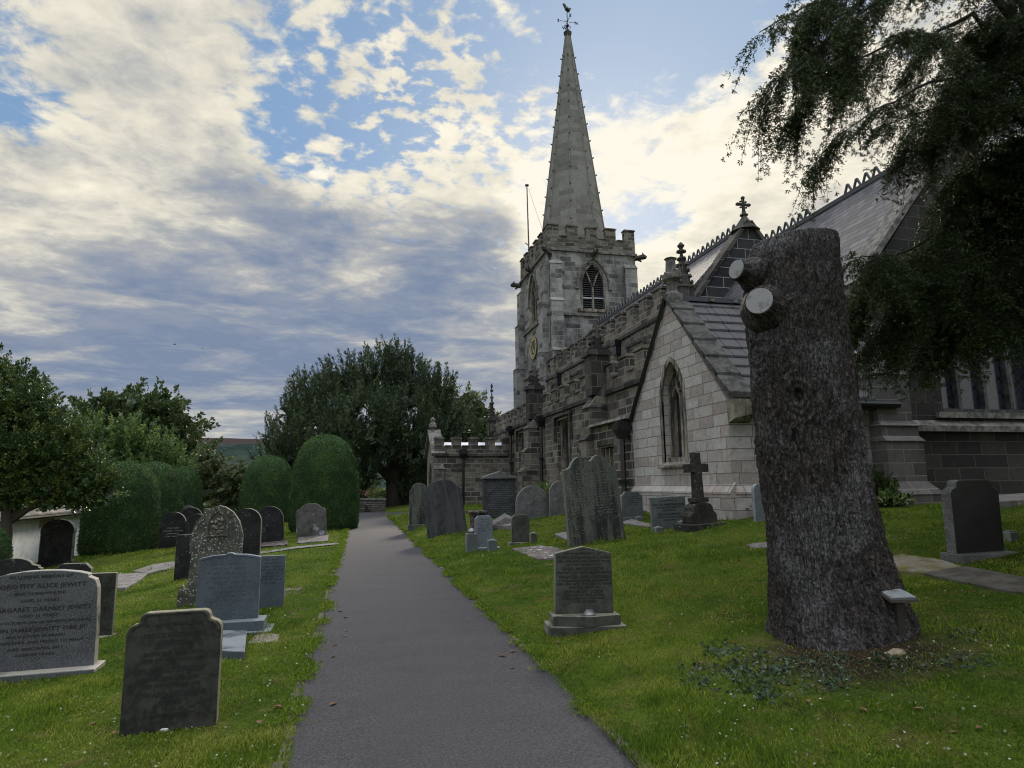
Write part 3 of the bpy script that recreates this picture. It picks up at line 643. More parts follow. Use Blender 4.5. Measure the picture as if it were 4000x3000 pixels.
nr = roof([(NX0+.36, 22.3, 8.75), (NX0+.36, 39.48, 8.75), (RX, 39.48, RZ), (RX, 22.3, RZ)], 'nave_roof', SLATE)
roof([(NX1-.1, 22.3, 8.75), (NX1-.1, 39.48, 8.75), (RX, 39.48, RZ), (RX, 22.3, RZ)], 'nave_roof', SLATE)
def cresting(x, z, y0, y1, par, step=.42, skip=lambda y: False):
    mb = MB().box(x-.10, x+.10, y0, y1, z-.06, z+.09); y = y0+.1
    while y < y1-step:
        if not skip(y):
            for s_ in (-1, 1): mb.hexa([(x-.03, y+step*.5-s_*step*.06, z+.42), (x+.03, y+step*.5-s_*step*.06, z+.42), (x+.03, y+step*.5+s_*step*.10, z+.42), (x-.03, y+step*.5+s_*step*.10, z+.42)][::-1] + [(x-.03, y+step*.5+s_*step*.34, z+.09), (x+.03, y+step*.5+s_*step*.34, z+.09), (x+.03, y+step*.5+s_*step*.5, z+.09), (x-.03, y+step*.5+s_*step*.5, z+.09)][::-1])
        y += step
    mb.build('ridge_cresting', DARKW, par)
cresting(RX, RZ, 22.5, 39.4, nr)
# nave east gable rising above the chancel roof
fg = fY(21.8); gz = lambda x: 12.05-abs(x-RX)*1.35
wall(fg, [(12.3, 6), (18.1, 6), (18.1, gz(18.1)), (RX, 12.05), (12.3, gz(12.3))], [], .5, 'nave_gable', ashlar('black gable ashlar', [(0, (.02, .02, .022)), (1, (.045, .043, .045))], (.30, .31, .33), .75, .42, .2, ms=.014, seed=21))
gc = MB()
for s_ in (-1, 1):
    band(gc, fg, [(RX+s_*3.05, gz(RX+3.05)), (RX, 12.05)], .15*s_*-1 if s_ > 0 else .15, -.1, .62)
cp(gc, 'coping', DRESS)
cz = 11.75; cr = MB(); K = .52
cr.lathe((RX, 22.05, cz), [(0, .60), (.25, .38), (.55, .16), (.66, .10), (.70, .17), (.74, .17), (.77, .09), (.90, .08)], 8)
fcr = lambda u, v, d: (RX+u*K, 22.05+d*K, cz+.86+v*K)
cr.boxf(fcr, -.09, .09, 0, 1.15, -.09, .09); cr.boxf(fcr, -.48, .48, .52, .70, -.088, .088)
for (u, v) in ((-.5, .61), (.5, .61), (0, 1.17)):
    cr.lathe((RX+u*K, 22.05, cz+.86+(v-.13)*K), [(0, .03), (.03, .08), (.07, .095), (.10, .08), (.145, .02)], 6)
for (u, v) in ((-.24, .37), (.24, .37), (-.24, .85), (.24, .85)): cr.lathe((RX+u*K, 22.05, cz+.86+(v-.08)*K), [(0, .02), (.04, .06), (.08, .02)], 6)
cp(cr, 'gable_cross', DRESS)
pinnacle(11.9, 21.4, 8.3, .56, 2.25, crock=5)

# --- south aisle
AX = 8.3; fa = fX(AX)
WA, WB = (24.5, 26.3), (31.6, 33.2)
wall(fa, [(17.4, -1), (40.0, -1), (40.0, 4.72), (17.4, 4.72)], [[(a, 2.0), (a, 4.3), (b, 4.3), (b, 2.0)] for a, b in (WA, WB)], .7, 'aisle_wall', SOOT)
for a, b in (WA, WB):
    o = window(fa, a, b, 2.0, 3.6, 4.3, 2, .3, flat=True, name='aisle_window')
    MB().boxf(fa, a-.22, b+.22, 4.42, 4.56, -.13, .02).boxf(fa, a-.22, a-.09, 3.4, 4.42, -.13, .02).boxf(fa, b+.09, b+.22, 3.4, 4.42, -.13, .02).build('hood_mould', DRESS, o)
cp(string(fa, 17.4, 40.0, 4.76), 'string_course', DRESS)
cp(battlement(fa, 17.5, 39.95, 4.82, 5.15, 5.75, 18, .36), 'battlement', SOOT)
roof([(AX+.36, 17.4, 5.0), (AX+.36, 40, 5.0), (NX0, 40, 5.9), (NX0, 17.4, 5.9)], 'aisle_roof', LEAD)
cp(MB().box(AX+.7, NX0, 39.5, 40.0, -1, 5.0).box(AX+.7, NX0, 17.5, 17.9, -1, 5.0), 'aisle_wall', SOOT)
for y in (20.9, 29.2):
    buttress(7.35, AX, y-.36, y+.36, [(2.2, 1.0), (3.1, .86), (4.2, .7)])
    cp(MB().hexa([(7.62, y-.4, 4.2), (8.2, y-.4, 4.2), (8.2, y+.4, 4.2), (7.62, y+.4, 4.2), (7.9, y-.02, 4.7), (8.2, y-.02, 4.7), (8.2, y+.02, 4.7), (7.9, y+.02, 4.7)]), 'buttress_gablet', DRESS)
    pinnacle(8.1, y, 4.85, .66, 1.1, pier=1.2, crock=4, broken=True)
pinnacle(8.15, 39.5, 4.85, .5, 1.9, pier=.75, crock=4)
pipe(8.14, 28.3, .3, 4.25); pipe(8.14, 34.35, .3, 4.3)
# low lean-to between buttress and vestry
fl = fX(7.75)
wall(fl, [(17.4, -1), (20.5, -1), (20.5, 3.5), (17.4, 3.5)], [[(18.75, 1.45), (18.75, 2.85), (20.15, 2.85), (20.15, 1.45)]], .5, 'lean_to_wall', SOOT)
window(fl, 18.75, 20.15, 1.45, 2.4, 2.85, 4, .24, flat=True, name='lean_to_window', heads=False)
cp(MB().hexa([(7.55, 17.4, 3.5), (8.3, 17.4, 3.5), (8.3, 20.52, 3.5), (7.55, 20.52, 3.5), (7.6, 17.4, 3.6), (8.3, 17.4, 3.72), (8.3, 20.52, 3.72), (7.6, 20.52, 3.6)]).box(8.25, 8.3, 17.4, 20.5, 3.0, 3.5), 'lean_to_coping', TRIM)
pipe(7.55, 17.62, .7, 2.95, .085)

# --- porch
QX, QY0, QY1 = 4.0, 34.8, 38.6; fpE, fpS = fY(QY0), fX(QX)
cp(MB().box(QX, AX, QY0, QY0+.45, -1, 3.28), 'porch_wall', SOOT); cp(MB().box(QX+.5, AX, QY1-.45, QY1, -1, 3.28), 'porch_wall', SOOT)
QC = (QY0+QY1)/2
wall(fpS, [(QY0+.45, -1), (QY1, -1), (QY1, 3.3), (QC, 4.5), (QY0+.45, 3.45)], [opening(QC-.7, QC+.7, -.9, 1.9, 2.9)], .5, 'porch_gable', BUFF)
gp = MB(); band(gp, fpS, [(QY1+.2, 3.2), (QC, 4.62), (QY0-.1, 3.2)][::-1], .16, -.18, .55); gp.lathe((QX+.1, QC, 4.6), [(0, .2), (.2, .14), (.3, .24), (.5, .2), (.6, .1), (.75, .16), (.9, .04)], 7)
cp(gp, 'porch_coping', TRIM)
cp(string(fpE, QX, AX, 3.3), 'string_course', DRESS)
cp(battlement(fpE, QX, AX, 3.36, 3.72, 4.2, 5, .32), 'battlement', SOOT)
cp(MB().hexa([(QX+.3, QY0+.32, 3.35), (AX, QY0+.32, 3.35), (AX, QY1, 3.35), (QX+.3, QY1, 3.35), (QX+.3, QY0+.32, 3.4), (AX, QY0+.32, 3.4), (AX, QC, 4.05), (QX+.3, QC, 4.05)]), 'porch_roof', WHITE)
pipe(5.55, QY0-.13, .2, 3.05, .07)
for x in (QX, QX+.001):
    pass
buttress(QX-.02, QX+.5, QY0-.35, QY0, [(1.6, 1.0), (2.5, .6)], SOOT, 'Y')

# --- vestry
VX, VY0, VY1, VE, VA = 7.8, 12.4, 17.4, 3.4, 6.3; VC = (VY0+VY1)/2; fv, fvE = fX(VX), fY(VY0)
vw = opening(VC-.56, VC+.56, 2.15, 3.75, 4.75)
wall(fv, [(VY0, -1), (VY1, -1), (VY1, VE), (VC, VA), (VY0, VE)], [vw], .55, 'vestry_gable', PALE)
wall(fvE, [(VX+.55, -1), (12.1, -1), (12.1, VE), (VX+.55, VE)], [], .5, 'vestry_wall', PALE)
cp(MB().box(VX+.55, 12.1, VY1-.5, VY1-.002, -1, VE), 'vestry_wall', PALE)
o = window(fv, VC-.56, VC+.56, 2.15, 3.75, 4.75, 2, .33, name='vestry_window')
bd = MB(); band(bd, fv, [(VC-.56, 2.15)]+arch(VC-.56, VC+.56, 3.75, 4.75)+[(VC+.56, 2.15)], .13, -.02, .04)
bd.hexa([fv(VC-.78, 2.0, -.12), fv(VC+.78, 2.0, -.12), fv(VC+.78, 2.0, .3), fv(VC-.78, 2.0, .3), fv(VC-.78, 2.04, -.12), fv(VC+.78, 2.04, -.12), fv(VC+.78, 2.2, .3), fv(VC-.78, 2.2, .3)]); bd.build('surround', BUFF, o)
pl = MB()
for f, a, b in ((fv, VY0-.1, VY1), (fvE, VX, 11.5)):
    pl.hexa([f(a, -1, -.11), f(b, -1, -.11), f(b, -1, .03), f(a, -1, .03), f(a, 1.38, -.11), f(b, 1.38, -.11), f(b, 1.38, .03), f(a, 1.38, .03)])
    pl.hexa([f(a, 1.38, -.13), f(b, 1.38, -.13), f(b, 1.38, .03), f(a, 1.38, .03), f(a, 1.42, -.13), f(b, 1.42, -.13), f(b, 1.62, .03), f(a, 1.62, .03)])
cp(pl, 'plinth', PALE)
# stone slate courses, each lapping the one below
sl = (VA+.06-VE)/(VC-VY0+.22); nC = 11; vr = MB()
for i in range(nC):
    a0, a1 = i/nC, (i+1)/nC+.02
    ya, yb = VY0-.22+(VC-VY0+.22)*a0, VY0-.22+(VC-VY0+.22)*min(1, a1); za, zb = VE+.02+(VA+.1-VE)*a0, VE+.02+(VA+.1-VE)*min(1, a1)
    x = VX+.30
    while x < 12.05:
        wd = random.uniform(.38, .75); e = random.uniform(-.012, .012)
        vr.hexa([(x, ya+e, za+.02), (x+wd-.012, ya+e, za+.02), (x+wd-.012, yb, zb-.03), (x, yb, zb-.03), (x, ya+e, za+.07), (x+wd-.012, ya+e, za+.07), (x+wd-.012, yb, zb-.0), (x, yb, zb-.0)]); x += wd
vr.box(VX+.3, 12.05, VC-.001, VC+.001, VE, VA)
vro = cp(vr, 'vestry_roof', STSLATE)
roof([(VX+.2, VY1+.1, VE), (12.05, VY1+.1, VE), (12.05, VC, VA), (VX+.2, VC, VA)], 'vestry_roof', STSLATE)
MB().box(VX+.3, 12.05, VC-.16, VC+.16, VA+.05, VA+.17).build('ridge_tile', DARKW, vro)
MB().box(VX+1.15, VX+1.27, VC-.2, VC+.2, VA+.06, VA+.2).box(VX+1.85, VX+1.97, VC-.2, VC+.2, VA+.06, VA+.2).build('mortar_joint', TRIM, vro)
vc = MB()                                             # overlapping coping slabs on the right verge
for i in range(6):
    a0, a1 = i/6, (i+1)/6+.03; y0_, y1_ = VY0-.26+(VC-VY0+.26)*a0, VY0-.26+(VC-VY0+.26)*a1; z0_, z1_ = VE+.02+(VA+.1-VE)*a0, VE+.02+(VA+.1-VE)*a1
    vc.hexa([(VX-.08, y0_, z0_+.02), (VX+.52, y0_, z0_+.02), (VX+.52, y1_, z1_-.02), (VX-.08, y1_, z1_-.02), (VX-.08, y0_, z0_+.14), (VX+.52, y0_, z0_+.14), (VX+.52, y1_, z1_+.06), (VX-.08, y1_, z1_+.06)])
cp(vc, 'coping', stone('mossy dark coping', (.03, .03, .028), (.10, .098, .088), 8.0))
cl = MB(); cl.tube([(VX-.06, VY1+.12, VE-.1), (VX-.06, VC, VA+.12)], .06, 4, tw=.4); cp(cl, 'coping', IRON)
cp(MB().hexa([(VX+.0, VY0-.26, VE-.42), (VX+.5, VY0-.26, VE-.3), (VX+.5, VY0, VE-.5), (VX, VY0, VE-.5), (VX-.02, VY0-.3, VE+.0), (VX+.52, VY0-.3, VE), (VX+.52, VY0, VE), (VX-.02, VY0, VE)]), 'kneeler', BUFF)
gf = MB().box(VX-.02, VX+.34, VC-.22, VC+.22, VA-.05, VA+.22).lathe((VX+.16, VC, VA+.22), [(0, .22), (.1, .15), (.35, .14), (.42, .24), (.55, .26), (.62, .15), (.95, .13), (1.0, .18), (1.05, .06)], 7); gf.box(VX+.05, VX+.27, VC-.34, VC+.34, VA+.62, VA+.82); cp(gf, 'gable_finial', TRIM)
gt = cp(MB().tube([(VX+.55, VY0-.3, VE-.06), (12.0, VY0-.3, VE-.06)], .085, 8).box(VX+.6, 11.95, VY0-.21, VY0-.002, VE-.16, VE-.02), 'gutter', IRON)
cp(MB().tube([(VX+1.0, VY0-.28, VE-.1), (VX+1.0, VY0-.13, VE-.55), (VX+1.0, VY0-.13, 1.0), (VX+.95, VY0-.35, .82)], .065, 8).box(VX+.88, VX+1.12, VY0-.24, VY0-.02, VE-.95, VE-.78), 'downpipe', IRON)
cp(MB().hexa([(11.94, VY0-.2, VE+.1), (12.09, VY0-.2, VE+.1), (12.09, VC, VA+.16), (11.94, VC, VA+.16), (11.94, VY0-.2, VE+.16), (12.09, VY0-.2, VE+.2), (12.09, VC, VA+.3), (11.94, VC, VA+.22)]), 'flashing', WHITE)
cp(MB().tube([(8.1, 12.05, .93), (8.7, 12.0, 1.05), (9.3, 12.1, 1.2)], .1, 8), 'drain_pipe', IRON)

# --- chancel
HX0, HX1, HY0, HC, HE, HA = 12.1, 19.1, 12.75, 15.6, 6.55, 10.95; fh, fhE = fX(HX0), fY(HY0)
wall(fh, [(HY0+.7, -1), (21.8, -1), (21.8, HE), (HY0+.7, HE)], [], .7, 'chancel_wall', CHWALL)
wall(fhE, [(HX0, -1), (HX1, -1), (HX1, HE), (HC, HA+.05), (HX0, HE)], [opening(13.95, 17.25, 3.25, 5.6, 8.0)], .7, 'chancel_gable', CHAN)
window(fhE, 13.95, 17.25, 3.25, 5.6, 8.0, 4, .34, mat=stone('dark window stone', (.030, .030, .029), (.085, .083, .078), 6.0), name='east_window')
ch = MB(); ch.boxf(fhE, 12.5, HX1, 2.78, 2.92, -.16, .02).hexa([fhE(12.5, 2.92, -.14), fhE(HX1, 2.92, -.14), fhE(HX1, 2.92, .02), fhE(12.5, 2.92, .02), fhE(12.5, 2.94, -.1), fhE(HX1, 2.94, -.1), fhE(HX1, 3.08, .02), fhE(12.5, 3.08, .02)]).boxf(fhE, 13.7, 17.5, 3.12, 3.26, -.1, .3); cp(ch, 'string_course', TRIM)
hr = roof([(HX0-.22, HY0+.1, HE-.12), (HX0-.22, 21.8, HE-.12), (HC, 21.8, HA), (HC, HY0+.1, HA)], 'chancel_roof', SLATE)
roof([(HX1+.22, HY0+.1, HE-.12), (HX1+.22, 21.8, HE-.12), (HC, 21.8, HA), (HC, HY0+.1, HA)], 'chancel_roof', SLATE)
cresting(HC, HA, 12.95, 21.7, hr, .40, skip=lambda y: 14.6 < y < 15.4 or 16.9 < y < 18.6)
hcp = MB(); band(hcp, fhE, [(HX0-.35, HE-.25), (HC, HA+.12), (HX1+.35, HE-.25)], .17, -.12, .5); hcp.box(HX0-.42, HX0+.15, HY0-.12, HY0+.5, HE-.55, HE-.1)
hcp.lathe((HC, HY0+.2, HA+.2), [(0, .3), (.2, .2), (.5, .13), (.8, .12), (.9, .25), (1.2, .25), (1.3, .08)], 6); cp(hcp, 'coping', TRIM)
BX0, BX1, BY = 11.42, 12.42, 11.95
bt = MB()
for (y0, z0, z1, e) in ((BY-.25, -.5, 1.32, .16), (BY, 1.6, 2.5, 0), (BY+.10, 2.62, 2.85, 0), (BY+.2, 2.97, 4.05, -.03)):
    bt.box(BX0-e, BX1+e, y0, HY0-.002, z0, z1)
for (ya, za, yb, zb, e, e2) in ((BY-.27, 1.32, BY, 1.6, .17, 0), (BY-.04, 2.5, BY+.1, 2.62, .03, 0), (BY+.06, 2.85, BY+.2, 2.97, .03, -.02), (BY+.15, 4.05, HY0-.05, 4.95, .02, -.25)):
    bt.hexa([(BX0-e, ya, za), (BX1+e, ya, za), (BX1+e, HY0-.004, za), (BX0-e, HY0-.004, za), (BX0-e2, yb, zb), (BX1+e2, yb, zb), (BX1+e2, HY0-.004, zb), (BX0-e2, HY0-.004, zb)])
cp(bt, 'buttress', CHWALL)
# ------------------------------------------------------------------ the great cut trunk
def oncyl(px, py, c_=(4.15, 5.3), r=.455):             # where a line of sight meets the trunk
    d = ray(px, py); a = d[0]**2+d[1]**2; b = -(d[0]*c_[0]+d[1]*c_[1]); q = c_[0]**2+c_[1]**2-r*r
    return EYE+d*((-b-math.sqrt(max(0, b*b-a*q)))/a)
def bark_mesh(nth=380, nz=440):
    TY = 5.3
    zk = np.array([-.25, -.05, .12, .28, .42, .58, .80, 1.17, 1.6, 2.48, 3.4, 3.80, 3.91, 3.99])
    rk = .795*np.array([1.0, .93, .86, .80, .75, .705, .66, .612, .592, .572, .558, .545, .53, .515])
    xk = np.array([4.40, 4.39, 4.39, 4.38, 4.36, 4.34, 4.30, 4.26, 4.22, 4.16, 4.12, 4.14, 4.17, 4.18])
    z = np.linspace(-.25, 3.99, nz); th = np.linspace(.5*math.pi, 2.5*math.pi, nth, endpoint=False)
    TH, Zg = np.meshgrid(th, z); r = np.interp(Zg, zk, rk); cx_ = np.interp(Zg, zk, xk)
    flare = np.clip((.75-Zg)/.9, 0, 1)**1.6
    r = r*(1+.07*flare*np.cos(5*TH+.6)+.06*flare*np.cos(3*TH+1.0)+.16*flare*np.maximum(0, np.cos(TH-.1))**4)
    r = r*(1+.018*np.cos(2*TH+Zg*.7)+.05*fbm(TH*2.2, Zg*1.3, 3, 3))
    a = TH*.58; cw = .034+.008*np.clip(1-Zg/2, 0, 1)
    u = a/cw+1.6*fbm(a*6, Zg*3, 2, 1)+.8*fbm(a*34, Zg*24, 2, 21); v = Zg/.085+.5*Zg+1.3*fbm(a*6, Zg*4, 2, 8)+.8*fbm(a*34, Zg*20, 2, 22)
    f1 = np.full(u.shape, 9.0); f2 = np.full(u.shape, 9.0); rid = np.zeros(u.shape)
    iu, iv = np.floor(u), np.floor(v)
    for di in (-1, 0, 1):
        for dj in (-1, 0, 1):
            i, j = iu+di, iv+dj
            q = np.sin(i*127.1+j*311.7)*43758.5453; q -= np.floor(q); q2 = np.sin(i*269.5+j*183.3)*43758.5453; q2 -= np.floor(q2)
            dx_, dy_ = np.abs(i+q-u), np.abs(j+q2-v); d = .55*np.maximum(dx_, dy_)+.45*np.hypot(dx_, dy_); m_ = d < f1
            f2 = np.where(m_, f1, np.minimum(f2, d)); rid = np.where(m_, q*q2*2, rid); f1 = np.where(m_, d, f1)
    crack = (1-ss((f2-f1)/.15))*(.45+1.1*np.clip(.5+fbm(a*5, Zg*3, 3, 31), 0, 1))
    fine = fbm(a*70, Zg*46, 3, 4); big = fbm(a*10, Zg*2.6, 4, 6)+.8*fbm(a*30, Zg*5, 3, 17)
    disp = -.009*crack+.007*(rid-.5)+.007*fine+.024*big
    hole = np.zeros(u.shape)
    for (px, py, yy, R_k, dep) in ((1725, 855, 4.72, .115, .085), (1640, 770, 4.86, .10, .02), (1660, 1010, 4.8, .05, .03)):
        p_ = oncyl(px, py); tk = math.atan2(p_[1]-TY, p_[0]-np.interp(p_[2], zk, xk)) % (2*math.pi)
        da = ((TH-tk+math.pi) % (2*math.pi)-math.pi)*.58; dd = np.hypot(da, (Zg-p_[2])*.85)+.02*fbm(a*14, Zg*14, 2, 5)
        env = np.exp(-(dd/(R_k*1.5))**2); disp = disp*(1-.6*env)+.016*np.cos(dd*95)*env+.02*env-dep*np.exp(-(dd/(R_k*.5))**2)
        hole = np.maximum(hole, np.exp(-(dd/(R_k*.42))**2)*min(1, dep*14))
    r = r+disp*np.clip((3.99-Zg)/.12, .25, 1)
    Xv = cx_+r*np.cos(TH); Yv = TY+r*np.sin(TH); Zv = Zg+np.where(Zg > 3.93, .03*np.cos(TH)+.008*fine, 0)
    col = np.clip(.58*(1-crack)*(.6+.55*rid)+.45*fine+.35*big+.10, 0, 1)*(1-.9*hole)
    V = np.stack([Xv, Yv, Zv], -1).reshape(-1, 3); idx = np.arange(nth*nz).reshape(nz, nth)
    Fq = np.stack([idx[:-1], np.roll(idx, -1, 1)[:-1], np.roll(idx, -1, 1)[1:], idx[1:]], -1).reshape(-1, 4)
    # flat sawn top
    top = V[-nth:]; c_ = top.mean(0); rings = [c_+(top-c_)*k for k in (.97, .6, .25, .02)]
    base = len(V); V = np.concatenate([V]+[q+np.array([0, 0, .015*(1-k)]) for k, q in enumerate(rings)])
    prev = idx[-1]; fs_ = []
    for k in range(4):
        cur = base+k*nth+np.arange(nth); fs_.append(np.stack([prev, np.roll(prev, -1), np.roll(cur, -1), cur], -1)); prev = cur
    return npmesh('bark', V, np.concatenate([Fq]+fs_), np.concatenate([col.ravel(), np.full(4*nth, .5)]), smooth=True)
def barkmat(holes):
  m, t = newmat('furrowed bark'); p = pos(t); at_ = nd(t, 'ShaderNodeAttribute', attribute_name='v').outputs['Fac']
  q = nd(t, 'ShaderNodeSeparateXYZ', {0: p})
  an = mth(t, 'MULTIPLY', mth(t, 'ARCTAN2', mth(t, 'SUBTRACT', q.outputs[0], 4.2), mth(t, 'SUBTRACT', 5.3, q.outputs[1])), .6)
  cyl = nd(t, 'ShaderNodeCombineXYZ', {0: an, 1: q.outputs[2], 2: 0.0}).outputs[0]
  w1 = nd(t, 'ShaderNodeTexNoise', {'Vector': cyl, 'Scale': 5.0, 'Detail': 2.0}).outputs[1]; w2 = nd(t, 'ShaderNodeTexNoise', {'Vector': cyl, 'Scale': 30.0, 'Detail': 3.0}).outputs[1]
  cw = nd(t, 'ShaderNodeVectorMath', {0: cyl, 1: vscale(t, w1, (.10, .16, 0))}, operation='ADD').outputs[0]
  cw = nd(t, 'ShaderNodeVectorMath', {0: cw, 1: vscale(t, w2, (.022, .03, 0))}, operation='ADD').outputs[0]
  def ridged(sx_, sy_, sc, lo, hi, seed):               # cracks where a drawn out noise passes its middle value
      n = noise(t, nd(t, 'ShaderNodeMapping', {0: cw, 1: (seed, seed, 0), 3: (sx_, sy_, 1)}).outputs[0], sc, 3, .55)
      return sstep(t, mth(t, 'ABSOLUTE', mth(t, 'SUBTRACT', n, .5)), lo, hi)
  r1 = ridged(1, .30, 22.0, .0, .085, 0); r2 = ridged(1, .62, 36.0, .0, .10, 7); r3 = ridged(.5, 1, 26.0, .0, .07, 3)
  cells = nd(t, 'ShaderNodeTexVoronoi', {'Vector': nd(t, 'ShaderNodeMapping', {0: cw, 3: (1, .5, 1)}).outputs[0], 'Scale': 34.0}, voronoi_dimensions='2D')
  rnd = nd(t, 'ShaderNodeSeparateColor', {0: cells.outputs[1]}).outputs[0]
  n1 = noise(t, p, 1.5, 4, .6); n2 = noise(t, p, 80.0, 3, .7); n3 = noise(t, p, 7.0, 4, .6)
  plate = mth(t, 'MULTIPLY', mth(t, 'ADD', .25, mth(t, 'MULTIPLY', r1, .75)), mth(t, 'MULTIPLY', mth(t, 'ADD', .35, mth(t, 'MULTIPLY', r2, .65)), mth(t, 'ADD', .5, mth(t, 'MULTIPLY', r3, .5))))
  c = mixc(t, plate, (.009, .0075, .007), mixc(t, rnd, (.050, .043, .040), (.118, .103, .097)))
  c = mixc(t, mth(t, 'MULTIPLY', mth(t, 'MULTIPLY', sstep(t, n1, .46, .62), plate), .65), c, (.155, .158, .166))
  c = mixc(t, .55, c, mixc(t, n2, (.4, .4, .4), (1.6, 1.6, 1.6)), 'MULTIPLY')
  c = mixc(t, sstep(t, n3, .58, .74), c, mixc(t, .6, c, (.012, .010, .009)))
  if holes: c = mixc(t, sstep(t, at_, .06, .0), c, (.006, .005, .005))
  hgt = total([mth(t, 'MULTIPLY', plate, 1.0), mth(t, 'MULTIPLY', rnd, .22), mth(t, 'MULTIPLY', n2, .30)])
  return finish(m, t, c, .9, hgt, .9, .03, .15)

BARK = barkmat(True); STUBB = barkmat(False)
m, t = newmat('sawn wood'); o_ = obc(t)
dr = nd(t, 'ShaderNodeVectorMath', {0: vscale(t, o_, (1, 1, 0))}, operation='LENGTH').outputs['Value']
n1 = noise(t, o_, 9.0, 4, .6); rg = mth(t, 'SINE', mth(t, 'MULTIPLY', mth(t, 'ADD', dr, mth(t, 'MULTIPLY', n1, .03)), 380.0))
c = mixc(t, mth(t, 'MULTIPLY', mth(t, 'ADD', rg, 1.0), .5), (.25, .25, .255), (.33, .325, .33)); c = mixc(t, sstep(t, n1, .52, .66), c, (.19, .18, .175))
SAWN = finish(m, t, c, .85)
st = thing('tree_stump', 'massive furrowed grey brown tree trunk sawn off flat high above the lawn', 'tree stump', (4.3, 5.3, .27))
link('bark', bark_mesh(), BARK, st, world=True)
for (px, py, yy, n_, r) in ((1591, 582, 5.24, (-.97, -.22, .08), .098), (1640, 650, 5.02, (-.76, -.64, .06), .132)):
    c_ = Vector(onY(px, py, yy)); n_ = Vector(n_).normalized(); mb = MB(); L = .24
    o = bpy.data.objects.new('branch_stub', None)
    pts = [c_-n_*L, c_-n_*.17, c_-n_*.12, c_-n_*.075, c_-n_*.04, c_-n_*.012, c_]
    mb.tube(pts, [r*1.9, r*1.55, r*1.3, r*1.12, r*1.05, r*1.03, r*.99], 40)
    mb.v = [tuple(Vector(q)+Vector((random.uniform(-1, 1), random.uniform(-1, 1), random.uniform(-1, 1)))*.005) for q in mb.v]
    sb = mb.build('branch_stub', STUBB, st, world=True, smooth=True)
    d = MB(); d.lathe((0, 0, 0), [(.0, r*.93), (.008, r*.91)], 36)
    disc = d.build('cut_face', SAWN, sb); disc.matrix_parent_inverse = Matrix.Identity(4)
    disc.matrix_local = Matrix.Translation(c_+n_*.002) @ n_.to_track_quat('Z', 'Y').to_matrix().to_4x4() @ Matrix.Diagonal((1.0, 1.0, 1, 1))

# ------------------------------------------------------------------ headstones
def sh_arc(u0, u1, v, rise, n=12):                    # shallow or half round top from u1 to u0
    wd = u1-u0; R = (wd*wd/4+rise*rise)/(2*rise); cu, cv = (u0+u1)/2, v+rise-R; a = math.asin(min(1, wd/2/R))
    if rise > wd/2-1e-6: a = math.pi/2
    return [(cu+R*math.sin(a*(1-2*i/n)), cv+R*math.cos(a*(1-2*i/n))) for i in range(n+1)]
def qarc(cx_, cy_, r, a0, a1, n=6): return [(cx_+r*math.cos(R_(a0+(a1-a0)*i/n)), cy_+r*math.sin(R_(a0+(a1-a0)*i/n))) for i in range(n+1)]
def mirror(right): return right+[(-x, y) for x, y in right[::-1] if x > 1e-6]
def profile(kind, w_, h):
    b = w_/2
    if kind == 'flat': return [(b, -.2), (b, h), (-b, h), (-b, -.2)]
    if kind == 'round': return [(b, -.2)]+sh_arc(-b, b, h-b*.98, b*.98, 18)+[(-b, -.2)]
    if kind == 'camber': return [(b, -.2)]+sh_arc(-b, b, h-w_*.17, w_*.17)+[(-b, -.2)]
    if kind == 'notch':                                # flat top, a rounded step at each corner
        q = w_*.11; return mirror([(b, -.2), (b, h-q*2.0)]+qarc(b-q*.9, h-q*2.0, q*.9, 0, 80)+[(b-q*1.15, h-q*.9)]+qarc(b-q*1.9, h-q*.75, q*.75, 0, 90))
    if kind == 'big':                                  # bowed sides, cambered top with a step at each corner
        return mirror([(b, -.2), (b*1.0, 0), (b*.985, h*.45), (b*.95, h*.8), (b*.90, h*.885), (b*.78, h*.915), (b*.775, h*.945), (b*.6, h*.972), (b*.3, h*.995), (0, h)])
    if kind == 'low gable': return mirror([(b, -.2), (b*.965, h*.90), (0.0, h)])
    if kind == 'clip': return mirror([(b, -.2), (b, h-w_*.17), (b-w_*.17, h)])
    if kind == 'gothic':
        R = mirror([(b*1.12, -.2), (b*1.12, h*.14), (b*1.02, h*.205), (b*.98, h*.20), (b*.93, h*.16), (b*.86, h*.16), (b*.83, h*.25), (b*.78, h*.5), (b*.80, h*.56), (b*.79, h*.70), (b*.68, h*.83), (b*.46, h*.93), (b*.2, h*.985), (0, h)]); return R
    if kind == 'shoulder':
        return mirror([(b, -.2), (b, h*.80), (b*.90, h*.815), (b*.88, h*.85), (b*.72, h*.865)]+[(b*.66*math.cos(q), h*.86+h*.14*math.sin(q)) for q in np.linspace(.15, 1.57, 9)][:-1]+[(0, h)])
    if kind == 'ogee':
        return mirror([(b, -.2), (b, h*.80), (b*.93, h*.81), (b*.88, h*.835), (b*.80, h*.85), (b*.72, h*.90), (b*.58, h*.955), (b*.3, h*.99), (0, h)])
    if kind == 'humps':
        return mirror([(b*1.0, -.2), (b*.93, h*.86), (b*.78, h*.87), (b*.68, h*.89), (b*.60, h*.935), (b*.48, h*.98), (b*.34, h), (b*.20, h*.985), (b*.13, h*.955), (b*.05, h*.94), (0, h*.938)])
    if kind == 'peak': return mirror([(b, -.2), (b, h*.93), (b*.9, h*.945), (b*.55, h*.975), (b*.16, h*.985), (b*.10, h*1.0), (0, h*1.01)])
    if kind == 'arch shoulders': return mirror([(b, -.2), (b, h*.12), (b*.94, h*.13), (b*.94, h*.70), (b, h*.71), (b, h*.75), (b*.97, h*.80), (b*.85, h*.88), (b*.62, h*.95), (b*.3, h*.985), (0, h)])
